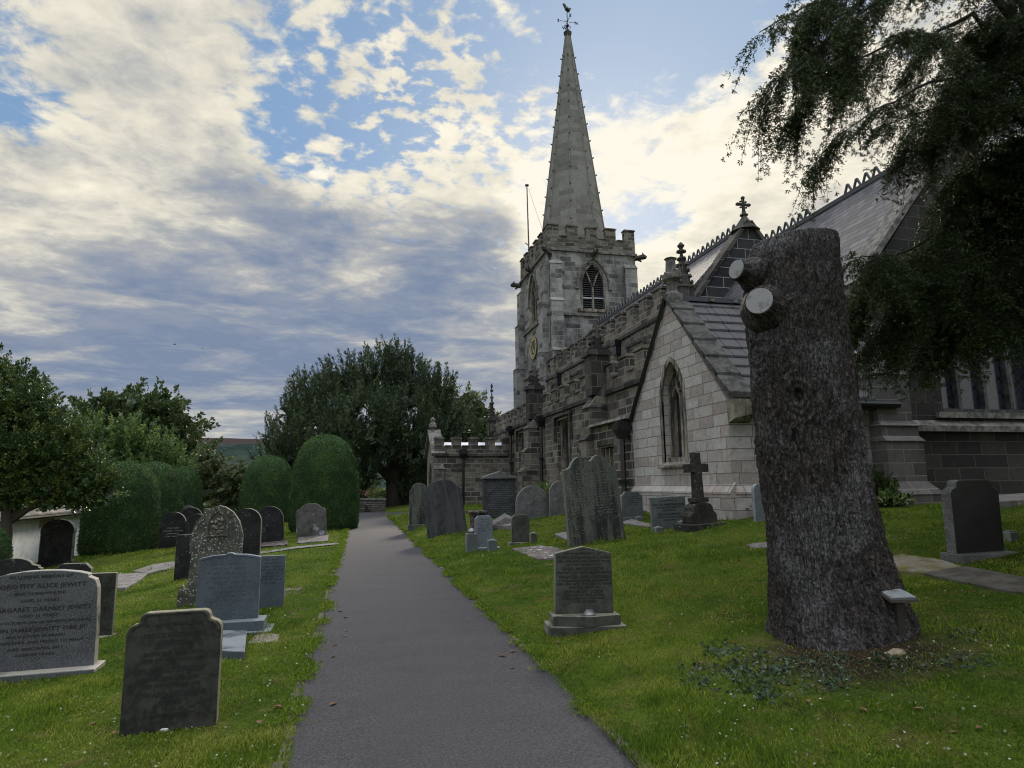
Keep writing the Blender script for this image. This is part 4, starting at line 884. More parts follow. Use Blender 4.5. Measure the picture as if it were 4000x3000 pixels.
def inscription(par, lines, w_, yf, mat, v0):
    """lines = [(words, letter height, width share, centre v, italic)] cut on the face at y = yf"""
    bmv, bmf = [], []
    for (s_, sz, share, v) in lines:
        me = text_mesh(s_, sz, extrude=.0008); xs = [q.co.x for q in me.vertices]
        if not xs: continue
        k = share*w_/(max(xs)-min(xs)); mid = (max(xs)+min(xs))/2; o = len(bmv)
        bmv += [((q.co.x-mid)*k, yf-.0012-q.co.z, v+q.co.y) for q in me.vertices]; bmf += [tuple(i+o for i in f.vertices) for f in me.polygons]
        bpy.data.meshes.remove(me)
    me = bpy.data.meshes.new('inscription'); me.from_pydata(bmv, [], bmf); return link('inscription', me, mat, par)
def worn_rows(par, w_, yf, v0, v1, n, mat, seed=0):
    rd = random.Random(seed); mb = MB()
    for i in range(n):
        v = v1-(v1-v0)*(i+.5)/n; hh = (v1-v0)/n*.5; half = w_*rd.uniform(.22, .42); u = -half
        while u < half:
            l = rd.uniform(.006, .022); 
            if rd.random() < .8: mb.box(u, u+l, yf-.0016, yf+.002, v-hh*rd.uniform(.2, .5), v+hh*rd.uniform(.2, .5))
            u += l+rd.uniform(.004, .014)
    return mb.build('inscription', mat, par, fix=False)
HG = 'headstones standing in the churchyard lawn'
def headstone(label, xl, xr, yb, yt, kind, mat, Y=None, th=.10, plinths=(), lean=0.0, pitch=0.0, yaw=0.0, words=None, rows=None, ink=None, rim=0.0, moulding=None, cat='headstone', dz=0.0, face=None):
    xm = (xl+xr)/2
    if Y is None: p = hit(xm, yb)
    else: p = onY(xm, yb, Y); p[2] = Hs(p[0], p[1])
    Xc, Yc = p[0], p[1]; z0 = p[2]+dz; w_ = onY(xr, (yb+yt)/2, Yc)[0]-onY(xl, (yb+yt)/2, Yc)[0]; h = onY(xm, yt, Yc)[2]-z0
    root = thing('headstone', label, cat, (Xc, Yc, z0), (R_(pitch), R_(lean), R_(yaw)), HG)
    fl_ = lambda u, v, d: (u, d, v); base = 0.0
    for (pw, ph, pd) in plinths:
        MB().box(-w_*pw/2, w_*pw/2, -pd*.62, pd*.38, base-.25 if base == 0 else base, base+ph).build('plinth', mat, root, bevel=.006); base += ph
    o = MB(); pr = profile(kind, w_, h-base); pr = [(u, (v if v > -.1 else (-.25 if not plinths else 0))+base) for u, v in pr]
    o.prism(fl_, pr, -th/2, th/2)
    slab = o.build('slab', mat, root, bevel=.005)
    if face:
        fm = MB(); mid = base+(h-base)/2; fm.prism(fl_, [(u*.97, mid+(v-mid)*.985) for u, v in pr], -th/2-.004, -th/2+.002); fm.build('polished_face', face, root)
    if moulding:
        mm = MB(); top = [q for q in pr if q[1] > base+.05]; k = moulding
        cu = 0.0; cv = base+(h-base)*.45; ins = [(u*(1-k/(w_/2)), cv+(v-cv)*(1-k/(h-base))) for u, v in top]
        band(mm, fl_, ins, -.012, -th/2-.006, -th/2+.01); mm.build('moulding', mat, slab)
    if words: inscription(root, [(s_, sz, sw, base+(h-base)*v) for (s_, sz, sw, v) in words], w_, -th/2, ink, 0)
    if rows: worn_rows(root, w_, -th/2, base+(h-base)*rows[0], base+(h-base)*rows[1], rows[2], ink, int(xl))
    return root, w_, h, base
INK = plain('black letter paint', (.010, .010, .011), .7); WORN = plain('worn cut letters', (.028, .028, .03), .9); PINK = plain('pale cut letters', (.20, .20, .20), .9)
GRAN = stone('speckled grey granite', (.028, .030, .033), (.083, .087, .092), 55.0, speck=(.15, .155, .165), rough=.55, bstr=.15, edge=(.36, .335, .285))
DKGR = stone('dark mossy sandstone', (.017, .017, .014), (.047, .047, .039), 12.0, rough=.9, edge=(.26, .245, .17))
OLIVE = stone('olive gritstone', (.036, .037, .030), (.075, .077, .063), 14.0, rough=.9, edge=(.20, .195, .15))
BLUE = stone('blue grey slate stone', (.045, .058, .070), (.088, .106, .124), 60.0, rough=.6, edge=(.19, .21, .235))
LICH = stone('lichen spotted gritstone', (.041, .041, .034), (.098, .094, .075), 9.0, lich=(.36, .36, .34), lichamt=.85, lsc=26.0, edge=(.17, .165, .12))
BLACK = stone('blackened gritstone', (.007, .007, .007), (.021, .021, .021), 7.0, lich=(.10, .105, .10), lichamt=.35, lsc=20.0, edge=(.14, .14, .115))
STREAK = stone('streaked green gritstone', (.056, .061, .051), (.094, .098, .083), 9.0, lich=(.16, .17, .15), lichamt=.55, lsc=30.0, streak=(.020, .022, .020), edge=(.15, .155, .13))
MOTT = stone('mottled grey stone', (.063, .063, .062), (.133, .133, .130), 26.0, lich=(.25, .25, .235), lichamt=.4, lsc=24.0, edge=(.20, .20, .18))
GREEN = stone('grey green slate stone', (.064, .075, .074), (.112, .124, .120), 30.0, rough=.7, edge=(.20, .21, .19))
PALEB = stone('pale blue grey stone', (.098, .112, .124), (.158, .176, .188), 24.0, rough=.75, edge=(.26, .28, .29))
BROWN = stone('flaking brown stone', (.045, .034, .033), (.15, .12, .115), 6.0, streak=(.02, .016, .016))

headstone('large speckled grey granite headstone with black lettering, cut off by the left edge', -55, 203, 1468, 1232, 'big', GRAN, th=.11, plinths=((1.1, .10, .34),), yaw=3, ink=INK, rim=1,
    words=[('IN LOVING MEMORY OF', .040, .52, .925), ('DOROTHY ALICE JEWITT', .054, .76, .825), ('(NEE DUNGWORTH)', .036, .42, .755), ('AGED 31 YEARS', .034, .32, .685), ('& MARGARET DARNLEY JEWITT', .054, .88, .59), ('AGED 16 YEARS', .034, .32, .53),
           ('ON 24TH OCTOBER 1974 ON RINGINGLOW ROAD', .032, .88, .465), ('JOHN JAMES JEWITT OBE JP', .050, .80, .385), ('MUCH LOVED HUSBAND', .034, .48, .325), ('GRANDFATHER AND FRIEND TO MANY', .034, .80, .265), ('DIED 22ND APRIL 2011', .034, .44, .20), ('AGED 87 YEARS', .034, .32, .14)])
headstone('dark mossy headstone with stepped corners and black lettering nearest the path on the left', 265, 468, 1582, 1320, 'notch', DKGR, th=.095, pitch=-1, lean=-.3, yaw=2, ink=INK, moulding=.028,
    words=[('In Loving Memory of', .040, .62, .885), ('JOYCE KATHLEEN', .046, .66, .79), ('ATKINSON', .046, .36, .725), ('BORN 2ND APRIL 1917', .034, .60, .645), ('DIED 4TH FEBRUARY 1977', .034, .66, .59), ('EILEEN ATKINSON', .048, .68, .505), ('BORN 28TH APRIL 1925', .034, .58, .44), ('DIED 4TH SEPTEMBER 1982', .034, .62, .385),
           ('EDWARD ATKINSON', .050, .74, .305), ('(PETER)', .040, .24, .25), ('6 . 9 . 19 - 1 . 7 . 04', .034, .52, .195), ('"A MAN OF INTEGRITY"', .034, .54, .145)])
r_, w_, h_, b_ = headstone('smooth blue grey headstone with a peaked cambered top on a stepped base', 422, 556, 1372, 1195, 'peak', BLUE, th=.09, plinths=((1.5, .07, .46), (1.25, .11, .34)), yaw=1, rows=(.25, .88, 9), ink=plain('faint slate letters', (.05, .06, .07), .8), moulding=.035)
headstone('plain narrow blue slate headstone standing just right of the peaked blue grey one', 552, 612, 1322, 1200, 'flat', BLUE, Y=9.9, th=.06, plinths=((1.25, .03, .28),), rows=(.45, .95, 8), ink=WORN)
GOTH = headstone('tall pointed lichen spotted headstone with carved foliage behind the peaked blue grey one', 394, 530, 1312, 1092, 'gothic', LICH, Y=11.2, th=.15, yaw=2)
# carved leaf panel on the pointed stone
gr_, gw_, gh_, gb_ = GOTH
cvg = MB(); fl_ = lambda u, v, d: (u, d, v); vc = gh_*.80; aw = gw_*.15
band(cvg, fl_, [(-aw, vc-aw*1.1)]+arch(-aw, aw, vc-aw*.1, vc+aw*1.5, 6)+[(aw, vc-aw*1.1), (-aw, vc-aw*1.1)], .02, -.105, -.07)
for k in range(9):
    q = k*.7; rr = aw*(.25+.5*((k*37) % 10)/10); cvg.lathe((rr*math.cos(q), -.075, vc+.05*aw+rr*math.sin(q)*1.2), [(-.03, .012), (-.012, .034), (.012, .034), (.03, .010)], 6)
cvg.build('carving', LICH, gr_)
for s_ in (-1, 1):
    bd_ = MB(); band(bd_, fl_, [(s_*gw_*.36, gh_*.52), (s_*gw_*.365, gh_*.68), (s_*gw_*.31, gh_*.79), (s_*gw_*.2, gh_*.88)], .05*s_*-1, -.09, -.06)
    bd_.build('carved_border', LICH, gr_)
headstone('narrow dark square topped headstone partly hidden behind the speckled granite one', 178, 243, 1372, 1238, 'flat', DKGR, Y=9.2, th=.07, plinths=((1.15, .05, .24),), rows=(.3, .95, 10), ink=INK)
headstone('low blackened headstone with curved top and square shoulders at the left edge of the photo', -30, 90, 1245, 1206, 'shoulder', BLACK, Y=13.5, th=.12)
headstone('low blackened headstone with clipped corners just above the speckled granite one', 120, 198, 1245, 1217, 'clip', BLACK, Y=13.0, th=.12)
headstone('black broad arched headstone standing against the whitewashed building', 84, 157, 1218, 1121, 'arch shoulders', BLACK, Y=22.0, th=.2)
headstone('plain square topped dark headstone left of the lichen spotted pointed one', 377, 420, 1245, 1155, 'flat', BLACK, Y=15.0, th=.10)
headstone('round topped blackened headstone in front of the leftmost clipped yew', 343, 399, 1186, 1106, 'round', BLACK, Y=24.6, th=.14, rows=(.3, .6, 4), ink=PINK)
headstone('upper one of two round topped black stones half hidden behind the lichen spotted headstone', 384, 434, 1175, 1096, 'round', BLACK, Y=27.5, th=.14)
headstone('lower one of two round topped black stones half hidden behind the lichen spotted headstone', 398, 445, 1190, 1110, 'round', BLACK, Y=23.0, th=.12)
headstone('dark round arched headstone immediately behind the lichen spotted one', 496, 560, 1232, 1098, 'round', BLACK, Y=15.2, th=.16, moulding=.06)
headstone('leaning round topped black headstone on the grass left of the broken shouldered one', 553, 614, 1175, 1093, 'round', BLACK, Y=21.5, th=.13, lean=-4, moulding=.07)
headstone('broken shouldered headstone with a pale flaked patch in front of the largest clipped yew', 641, 706, 1160, 1087, 'shoulder', stone('patched gritstone', (.05, .047, .042), (.12, .115, .105), 5.0, lich=(.27, .29, .31), lichamt=.7, lsc=3.0), Y=22.6, th=.12, lean=-4)
headstone('small headstone far behind between the clipped yews with a mottled rounded top', 386, 420, 1150, 1092, 'ogee', MOTT, Y=33.0, th=.12)
headstone('streaked shouldered headstone half hidden behind the dark leaning slab beside the path', 884, 926, 1140, 1043, 'ogee', STREAK, Y=23.4, th=.14, plinths=((1.15, .14, .3),))
headstone('dark shouldered slab headstone leaning steeply left beside the path', 925, 1010, 1156, 1036, 'ogee', stone('dark slate slab', (.020, .021, .022), (.045, .048, .048), 6.0, streak=(.055, .056, .054)), Y=19.0, th=.12, lean=-8, pitch=-4)
r_, w_, h_, b_ = headstone('dark grey memorial with a triangular pediment in front of the porch', 1044, 1113, 1115, 1034, 'flat', stone('dark slate memorial', (.025, .028, .030), (.052, .056, .059), 20.0), Y=21.1, th=.22, rows=(.05, .92, 16), ink=plain('lettered slate', (.11, .115, .12), .8))
pd = MB(); pd.box(-w_*.54, w_*.54, -.19, .19, h_, h_+.07).prism(lambda u, v, d: (u, d, v), [(-w_*.52, h_+.07), (w_*.52, h_+.07), (0, h_+.24)], -.16, .16); pd.build('pediment', MOTT, r_, bevel=.006)
headstone('mottled round topped headstone beside the pediment memorial', 1115, 1187, 1120, 1049, 'round', MOTT, Y=19.4, th=.12)
headstone('narrow streaked headstone in the shade between the round topped one and the tall slab', 1188, 1228, 1122, 1040, 'ogee', MOTT, Y=19.0, th=.12)
r_, w_, h_, b_ = headstone('very tall streaked green slab headstone with a twin humped top leaning left', 1229, 1350, 1172, 984, 'humps', STREAK, Y=12.6, th=.15, lean=-5.0, rows=(.32, .82, 16), ink=plain('lichened letters', (.10, .108, .095), .9))
r_, w_, h_, b_ = headstone('low gabled grey headstone with black lettering on a two step base', 1201, 1322, 1362, 1180, 'low gable', OLIVE, th=.10, plinths=((1.28, .085, .40), (1.13, .10, .28)), pitch=-1, lean=.6, yaw=-7, ink=INK,
    words=[('In', .034, .07, .945), ('Loving Memory of', .036, .62, .885), ('FRANCIS REGINALD COOK', .046, .92, .815), ('DIED APRIL 8TH 1973 AGED 79 YEARS', .030, .92, .765), ('BELOVED HUSBAND OF', .028, .60, .715), ('SYBIL MARIE COOK', .044, .70, .645), ('DIED MAY 12TH 1974 AGED 75 YEARS', .030, .92, .595),
           ('FRANCES SHEILA COOK', .044, .84, .525), ('THEIR DEARLY LOVED DAUGHTER', .028, .86, .475), ('DIED JUNE 20TH 1974 AGED 51 YEARS', .030, .92, .425), ('AND THE ASHES OF', .028, .52, .375), ('JEAN MARY COOK', .044, .68, .305), ('THEIR ELDEST DAUGHTER', .028, .70, .26), ('DIED JANUARY 12TH 2008', .032, .70, .21), ('AGED 83 YEARS', .030, .42, .165)])
COOK = (r_, w_)
headstone('small pale blue clipped corner headstone between two flower pots near the path', 1026, 1064, 1189, 1114, 'clip', PALEB, Y=15.0, th=.08, plinths=((1.7, .09, .34),), rows=(.5, .92, 6), ink=WORN)
headstone('small olive clipped corner headstone with one round pot beside it', 1105, 1144, 1178, 1112, 'clip', OLIVE, Y=15.2, th=.08, plinths=((1.35, .07, .3),), rows=(.45, .92, 6), ink=INK)
headstone('small green headstone with one rounded shoulder against the vestry wall', 1343, 1388, 1121, 1062, 'notch', GREEN, Y=16.0, th=.10, plinths=((1.2, .07, .3),), rows=(.45, .92, 6), ink=WORN)
headstone('low wide green grey headstone with black lettering left of the stone cross', 1410, 1483, 1146, 1073, 'flat', GREEN, Y=12.9, th=.09, yaw=-4, lean=-2, ink=INK,
    words=[('In Loving Memory of', .045, .50, .88), ('WALTER AMBROSE MORRIS', .062, .90, .75), ('WHO DIED 17TH MARCH 1977', .045, .70, .67), ('AGED 80 YEARS', .045, .40, .59), ('ALSO ANNIE MORRIS', .060, .66, .47), ('WHO DIED 14TH JANUARY 2003', .045, .72, .39), ('AGED 91 YEARS', .045, .40, .31)])
headstone('black polished headstone with rough pale left edge standing alone far right', 2052, 2168, 1207, 1036, 'notch', stone('rough pale granite', (.07, .07, .07), (.17, .17, .165), 40.0), face=stone('rough grey granite back', (.009, .009, .009), (.020, .020, .021), 40.0, rough=.35), th=.13, yaw=5, pitch=1, plinths=((1.12, .09, .32),))
headstone('grey sliver of headstone behind the trunk against the vestry', 1630, 1652, 1120, 1045, 'round', PALEB, Y=11.6, th=.10)

# stone cross on a stepped base
p = onY(1513, 1142, 12.1); p[2] = Hs(p[0], p[1])
DKX = stone('dark mossy cross stone', (.017, .017, .013), (.047, .044, .034), 10.0, lich=(.16, .17, .15), lichamt=.3)
cx = thing('cross_monument', 'dark stone Latin cross on a scrolled base in front of the pale vestry', 'grave cross', tuple(p), (0, R_(-1.5), R_(10)), HG)
MB().box(-.46, .46, -.30, .26, -.3, .13).build('plinth', DKX, cx, bevel=.01)
MB().prism(lambda u, v, d: (u, d, v), mirror([(.33, .13), (.33, .28), (.30, .34), (.25, .37), (.24, .44), (.20, .50), (.10, .545), (0, .55)]), -.15, .15).box(-.17, .17, -.13, .13, .55, .64).build('pedestal', DKX, cx, bevel=.008)
MB().prism(lambda u, v, d: (u, d, v), [(-.105, .64), (.105, .64), (.09, 1.16), (.27, 1.155), (.27, 1.33), (.088, 1.33), (.085, 1.56), (-.085, 1.56), (-.088, 1.33), (-.27, 1.33), (-.27, 1.155), (-.09, 1.16)], -.075, .075).build('cross', DKX, cx, bevel=.008)

# ledger stones and other flat graves, lying in the grass
def ledger(label, pix, mat, dz=.05, cat='grave slab', name='ledger_stone'):
    P_ = [hit(*q) for q in pix]; cxy = np.mean(P_, 0); mb = MB(); n = len(P_)
    z = [Hs(q[0], q[1])+dz+.03 for q in P_]
    mb.add([(q[0], q[1], a) for q, a in zip(P_, z)]+[(q[0], q[1], a-.25) for q, a in zip(P_, z)], [tuple(range(n)), tuple(range(2*n-1, n-1, -1))]+[(i, i+n, (i+1) % n+n, (i+1) % n) for i in range(n)])
    return tag(mb.build(name, mat, bevel=.012), label, cat, 'flat grave slabs sunk in the grass')
ledger('upper of two grey flat slabs on the lawn left of the lichen spotted headstone', [(287, 1240), (330, 1226), (376, 1219), (378, 1230), (350, 1238), (318, 1246)], SLABM)
ledger('lower of two grey flat slabs on the lawn left of the lichen spotted headstone', [(243, 1279), (246, 1247), (318, 1246), (300, 1262), (270, 1278)], SLABM)
ledger('mossy rough slab lying beside the dark round arched headstone', [(560, 1187), (563, 1178), (622, 1172), (620, 1182)], BROWN)
ledger('dark rectangular ledger in front of the broken shouldered headstone', [(642, 1177), (644, 1164), (710, 1159), (708, 1172)], stone('dark ledger', (.06, .052, .052), (.15, .135, .135), 7.0), .03)
ledger('brown pitted slab with pale lichen spots left of the low gabled headstone', [(1106, 1191), (1168, 1184), (1200, 1188), (1232, 1200), (1236, 1210), (1160, 1214)], stone('pitted brown slab', (.07, .055, .052), (.19, .165, .15), 8.0, lich=(.42, .42, .40), lichamt=.5, lsc=5.0), .03)
ledger('corner of a slab peeping out left of the very tall humped headstone', [(1198, 1158), (1225, 1153), (1240, 1170), (1222, 1170)], SLABM, .03)
ledger('strip of grey slab between the tall humped headstone and the low wide lettered one', [(1342, 1134), (1350, 1121), (1412, 1138), (1410, 1142)], SLABM, .02)
ledger('moss covered slab on the right lawn beyond the trunk', [(1896, 1216), (1950, 1207), (2035, 1220), (2080, 1234), (2000, 1248), (1910, 1240)], stone('yellow moss on slab', (.10, .085, .02), (.22, .20, .16), 3.5, lich=(.15, .135, .012), lichamt=.9, lsc=6.0), .03)
ledger('broad bare concrete slab at the right edge beside the moss covered one', [(2000, 1250), (2085, 1233), (2230, 1262), (2300, 1300), (2180, 1288)], stone('bare concrete', (.05, .045, .036), (.105, .095, .076), 6.0), .03)
ledger('low raised tomb slab behind the black polished headstone', [(2150, 1084), (2230, 1078), (2260, 1092), (2160, 1100)], SLABM, .12)
ledger('grass grown slab edge just left of the trunk', [(1612, 1182), (1668, 1176), (1668, 1190), (1632, 1190)], SLABM, .02)
ledger('grey stone block slab behind the small olive headstone', [(1066, 1146), (1070, 1134), (1112, 1134), (1112, 1147)], SLABM, .12)
ledger('brown plot edged by stones beside the plain blue slate headstone', [(606, 1290), (612, 1276), (654, 1273), (648, 1288)], BROWN, .0)
ledger('brown flagstone under the base of the peaked blue grey headstone', [(530, 1400), (556, 1372), (606, 1376), (600, 1392)], stone('sandy flag', (.12, .10, .08), (.22, .19, .16), 8.0), .0)
pq = [hit(*q) for q in ((440, 1432), (527, 1438), (532, 1388), (470, 1386))]
mb = MB(); mb.add([(q[0], q[1], Hs(q[0], q[1])+d) for d in (.12, .03) for q in pq], [(0, 1, 2, 3), (7, 6, 5, 4), (0, 4, 5, 1), (1, 5, 6, 2), (2, 6, 7, 3), (3, 7, 4, 0)])
tag(mb.build('memorial_tablet', BLUE, bevel=.006), 'sloping blue grey tablet laid before the peaked blue grey headstone', 'memorial tablet')
p = hit(1030, 1128); ct = thing('chest_tomb', 'flaking brown pedestal tomb with a thin stone top behind the leaning slab', 'tomb', (*onY(1030, 1125, 18.2)[:2], Hs(*onY(1030, 1125, 18.2)[:2])), (0, 0, .1))
MB().lathe((0, 0, 0), [(-.2, .30), (.12, .28), (.2, .2), (.5, .2), (.60, .25)], 8).build('pedestal', BROWN, ct); MB().box(-.27, .27, -.25, .25, .60, .66).build('top_slab', BROWN, ct, bevel=.01)
q = onY(1090, 1122, 18.5); mb = MB()
tag(mb.tube([(q[0]-.35, q[1], Hs(q[0], q[1])+.05), (q[0], q[1], Hs(q[0], q[1])+.20), (q[0]+.4, q[1], Hs(q[0], q[1])+.08)], [.16, .24, .14], 7).build('rubble_block', SLABM), 'lump of pale rubble overgrown with weeds before the pediment memorial', 'stone block')

# pots, dishes and the tablet by the trunk
ZINC = plain('dull zinc', (.20, .20, .21), .45, .5)
def pot_block(label, px, py, Y, wd, ht, round_=False, dome=False):
    q = onY(px, py, Y); q[2] = Hs(q[0], q[1]); t_ = thing('flower_pot', label, 'flower pot', tuple(q), group='grave flower pots')
    (MB().lathe((0, 0, -.1), [(0, wd/2), (.1+ht, wd/2)], 6 if round_ else 4, math.pi/4) if round_ else MB().box(-wd/2, wd/2, -wd/2, wd/2, -.1, ht)).build('block', GREEN if not round_ else OLIVE, t_, bevel=.008)
    mb = MB().lathe((0, 0, ht), [(0, wd*.30), (.012, wd*.34), (.02, wd*.30)] if not dome else [(0, wd*.22), (.04, wd*.22), (.045, wd*.36), (.07, wd*.34), (.11, wd*.2), (.12, wd*.05)], 16); mb.build('flower_holder', ZINC, t_, smooth=False)
pot_block('dark square pot block with domed zinc flower holder left of the small pale blue headstone', 1018, 1182, 14.85, .24, .44, dome=True)
pot_block('small square mossy pot block in front of the small pale blue headstone', 1063, 1186, 14.5, .20, .26)
pot_block('six sided olive pot right of the small olive headstone', 1152, 1174, 15.0, .19, .26, round_=True)
pot_block('left of two grey pot blocks at the foot of the low wide lettered headstone', 1422, 1148, 12.6, .15, .15)
pot_block('right of two grey pot blocks at the foot of the low wide lettered headstone', 1476, 1144, 12.6, .17, .18)
pot_block('small pot block at the foot of the green headstone against the vestry', 1380, 1124, 15.7, .17, .10)
pot_block('squat dark pot block at the right foot of the black polished headstone', 2188, 1206, 7.6, .15, .14)
def dish(label, c_, r, par=None, mat=ZINC):
    o = MB().lathe(c_, [(0, r), (.012, r*1.0), (.03, r*.72), (.05, r*.6), (.052, r*.2)], 22).build('flower_dish', mat); tag(o, label, 'flower dish', 'round metal flower dishes'); return o
r_, w_ = COOK
cmat = Matrix.LocRotScale(Vector(r_.location), r_.rotation_euler, None)
fp_ = MB(); fp_.prism(lambda u, v, d: (u, v, d), [(-w_*.5, -.18), (w_*.5, -.18), (0.02, -.27)], .09, .185); fp_.build('plinth_nosing', OLIVE, r_)
c_ = cmat @ Vector((.03, -.14, .187)); dish('shiny zinc flower dish on the base of the low gabled headstone', tuple(c_), .07)
q = hit(358, 1583); dish('white pierced flower dish in the grass below the stepped corner headstone', (q[0], q[1], q[2]+.03), .062, mat=plain('white enamel', (.55, .55, .54), .5))
q = hit(455, 1352); dish('oval zinc dish on the base of the peaked blue grey headstone', (onY(455, 1350, 8.35)[0], 8.3, Hs(-1.4, 8.3)+.20), .075)
q = onY(1938, 1284, 4.72); tb = thing('memorial_plaque', 'small tilted slate plaque on a stake at the right foot of the trunk', 'plaque', (q[0], q[1], Hs(q[0], q[1])), (0, 0, R_(-8)))
hz = q[2]-Hs(q[0], q[1])
MB().box(-.03, .03, -.02, .02, -.15, hz-.03).build('stake', plain('shadow toned wood', (.03, .025, .02), .9), tb)  # wood colour darkened to stand for the shadow beside the trunk
pm = MB(); pm.prism(lambda u, v, d: (u, v, hz+d+.32*v), [(-.125, -.09), (.125, -.09), (.11, .02), (.09, .075), (-.09, .075), (-.13, .05)], -.022, 0); pm.build('board', plain('brown board', (.06, .05, .04), .9), tb)
pm = MB(); pm.prism(lambda u, v, d: (u, v, hz+d+.32*v), [(-.112, -.08), (.112, -.08), (.10, .015), (.08, .065), (-.08, .065), (-.115, .04)], .001, .013); pm.build('slate_plate', PALEB, tb)
q = hit(1939, 1418); rk_ = MB(); rk_.add([(q[0]+a*.085*random.uniform(.85, 1.1), q[1]+b*.065, q[2]+z_) for z_, k in ((-.03, 1.15), (.03, 1.0), (.055, .55)) for a, b in [(math.cos(x)*k, math.sin(x)*k) for x in np.linspace(0, 5.4, 7)]],
    [(i, (i+1) % 7, (i+1) % 7+7, i+7) for i in range(7)]+[(7+i, 7+(i+1) % 7, 14+(i+1) % 7, 14+i) for i in range(7)]+[tuple(range(14, 21))])
tag(rk_.build('rock', stone('tan rock', (.16, .13, .085), (.30, .25, .17), 20.0), bevel=.005), 'pale tan angular rock on the bare earth by the trunk', 'rock')
# ------------------------------------------------------------------ foliage
def unit(a): return a/np.maximum(np.linalg.norm(a, axis=-1, keepdims=True), 1e-9)
def leaves(P, D, L, W, v, N=None):
    """one pointed leaf (a folded quad) at every point P along D"""
    n = len(P); D = unit(D); S = unit(np.cross(D, RNG.normal(size=(n, 3)) if N is None else N)); L = np.broadcast_to(L, n)[:, None]; W = np.broadcast_to(W, n)[:, None]
    V = np.stack([P, P+D*L*.5+S*W*.5, P+D*L, P+D*L*.5-S*W*.5], 1).reshape(-1, 3)
    return V, np.arange(4*n).reshape(n, 4), np.repeat(np.broadcast_to(v, n), 4)
def join(parts):
    o = 0; Vs, Fs, As = [], [], []
    for V, Fc, a in parts: Vs.append(V); Fs.append(Fc+o); As.append(a); o += len(V)
    return np.concatenate(Vs), np.concatenate(Fs), np.concatenate(As)
def plumes(B, D, Ln, R, k, L, W, spread=.6, vj=.16):
    """feathery shoots: base points B, axes D, lengths Ln, radii R; k leaves on each"""
    n = len(B); D = unit(D); tt = RNG.random((n, k))**.8; ang = RNG.random((n, k))*2*math.pi
    A = unit(np.cross(D, RNG.normal(size=(n, 3)))); Bn = np.cross(D, A)
    rad = R[:, None]*(1.02-tt)**.75*np.sqrt(RNG.random((n, k)))
    off = A[:, None]*(np.cos(ang)*rad)[..., None]+Bn[:, None]*(np.sin(ang)*rad)[..., None]
    P = B[:, None]+D[:, None]*(tt*Ln[:, None])[..., None]+off
    Dl = D[:, None]*.8+spread*off/np.maximum(R[:, None, None], 1e-6)+RNG.normal(size=(n, k, 3))*.35
    v = np.clip(RNG.random(n)[:, None]*.7+.12+RNG.normal(size=(n, k))*vj, 0, 1)
    N = n*k
    return leaves(P.reshape(N, 3), Dl.reshape(N, 3), L*(.6+.8*RNG.random(N)), W*(.7+.6*RNG.random(N)), v.ravel())
def sphere_dirs(n, zmin=-1.0):
    z = RNG.uniform(zmin, 1, n); a = RNG.random(n)*2*math.pi; r = np.sqrt(1-z*z); return np.stack([r*np.cos(a), r*np.sin(a), z], -1)
def pxblobs(lst, Y, depth=.8):
    out = []
    for (px, py, rp, *dy) in lst:
        y = Y+(dy[0] if dy else 0); c_ = onY(px, py, y); d = (c_-EYE) @ _f; r = rp/F*d; out.append((c_, np.array([r, r*depth, r])))
    return out
def crown(blobs, per, mode, L, W, k, Ln, R, up, inner, zmin=-.7):
    parts = []
    for c_, rr in blobs:
        area = (rr.mean())**2; n = max(4, int(per*area)); d = sphere_dirs(n, zmin)
        B = c_+d*rr*(.62+.30*RNG.random((n, 1)))
        D = d*(1-up)+np.array([0, 0, up])+RNG.normal(size=(n, 3))*.18
        parts.append(plumes(B, D, Ln*(.6+.8*RNG.random(n)), R*(.7+.6*RNG.random(n)), k, L, W))
        ni = int(inner*area); Pi = c_+sphere_dirs(ni)*rr*(RNG.random((ni, 1))**.4)*.82
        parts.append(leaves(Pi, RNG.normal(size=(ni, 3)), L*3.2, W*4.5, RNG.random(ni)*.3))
    return join(parts)
def tree(name, label, cat, base, trunk, cr, mat, bark, group=None):
    r = thing(name, label, cat, base, group=group); mb = MB()
    for pts, rad in trunk: mb.tube(pts, rad, 9)
    mb.build('trunk', bark, r, world=True, smooth=True); link('crown', npmesh('crown', *cr), mat, r, world=True); return r
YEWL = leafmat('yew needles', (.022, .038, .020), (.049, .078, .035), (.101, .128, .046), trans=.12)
BARKD = plain('dark tree bark', (.045, .035, .028), .9)
TG = 'trees behind the graves'
# big old yew in the middle
BY_ = 50
bl = pxblobs([(588, 1005, 36), (612, 960, 40), (640, 910, 42), (690, 880, 62), (740, 860, 62), (800, 840, 62), (845, 815, 50), (880, 838, 55), (930, 870, 48), (952, 850, 30), (965, 915, 45), (700, 960, 80, -2), (790, 940, 90, -3), (880, 940, 85, -2), (940, 960, 60), (760, 1010, 70, -2), (690, 1030, 60), (640, 1010, 55, -1), (880, 1030, 48), (915, 1060, 42), (990, 990, 40, 3), (770, 1050, 34, -1), (620, 1060, 45), (890, 1085, 30), (1000, 940, 36, 3), (880, 1070, 36), (920, 1082, 36), (700, 1075, 46), (640, 1085, 36), (750, 1085, 30), (905, 1092, 26), (780, 1062, 22)], BY_)
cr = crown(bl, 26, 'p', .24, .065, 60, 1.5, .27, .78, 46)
b0 = onY(853, 1096, BY_); b0[2] = Hs(b0[0], b0[1])
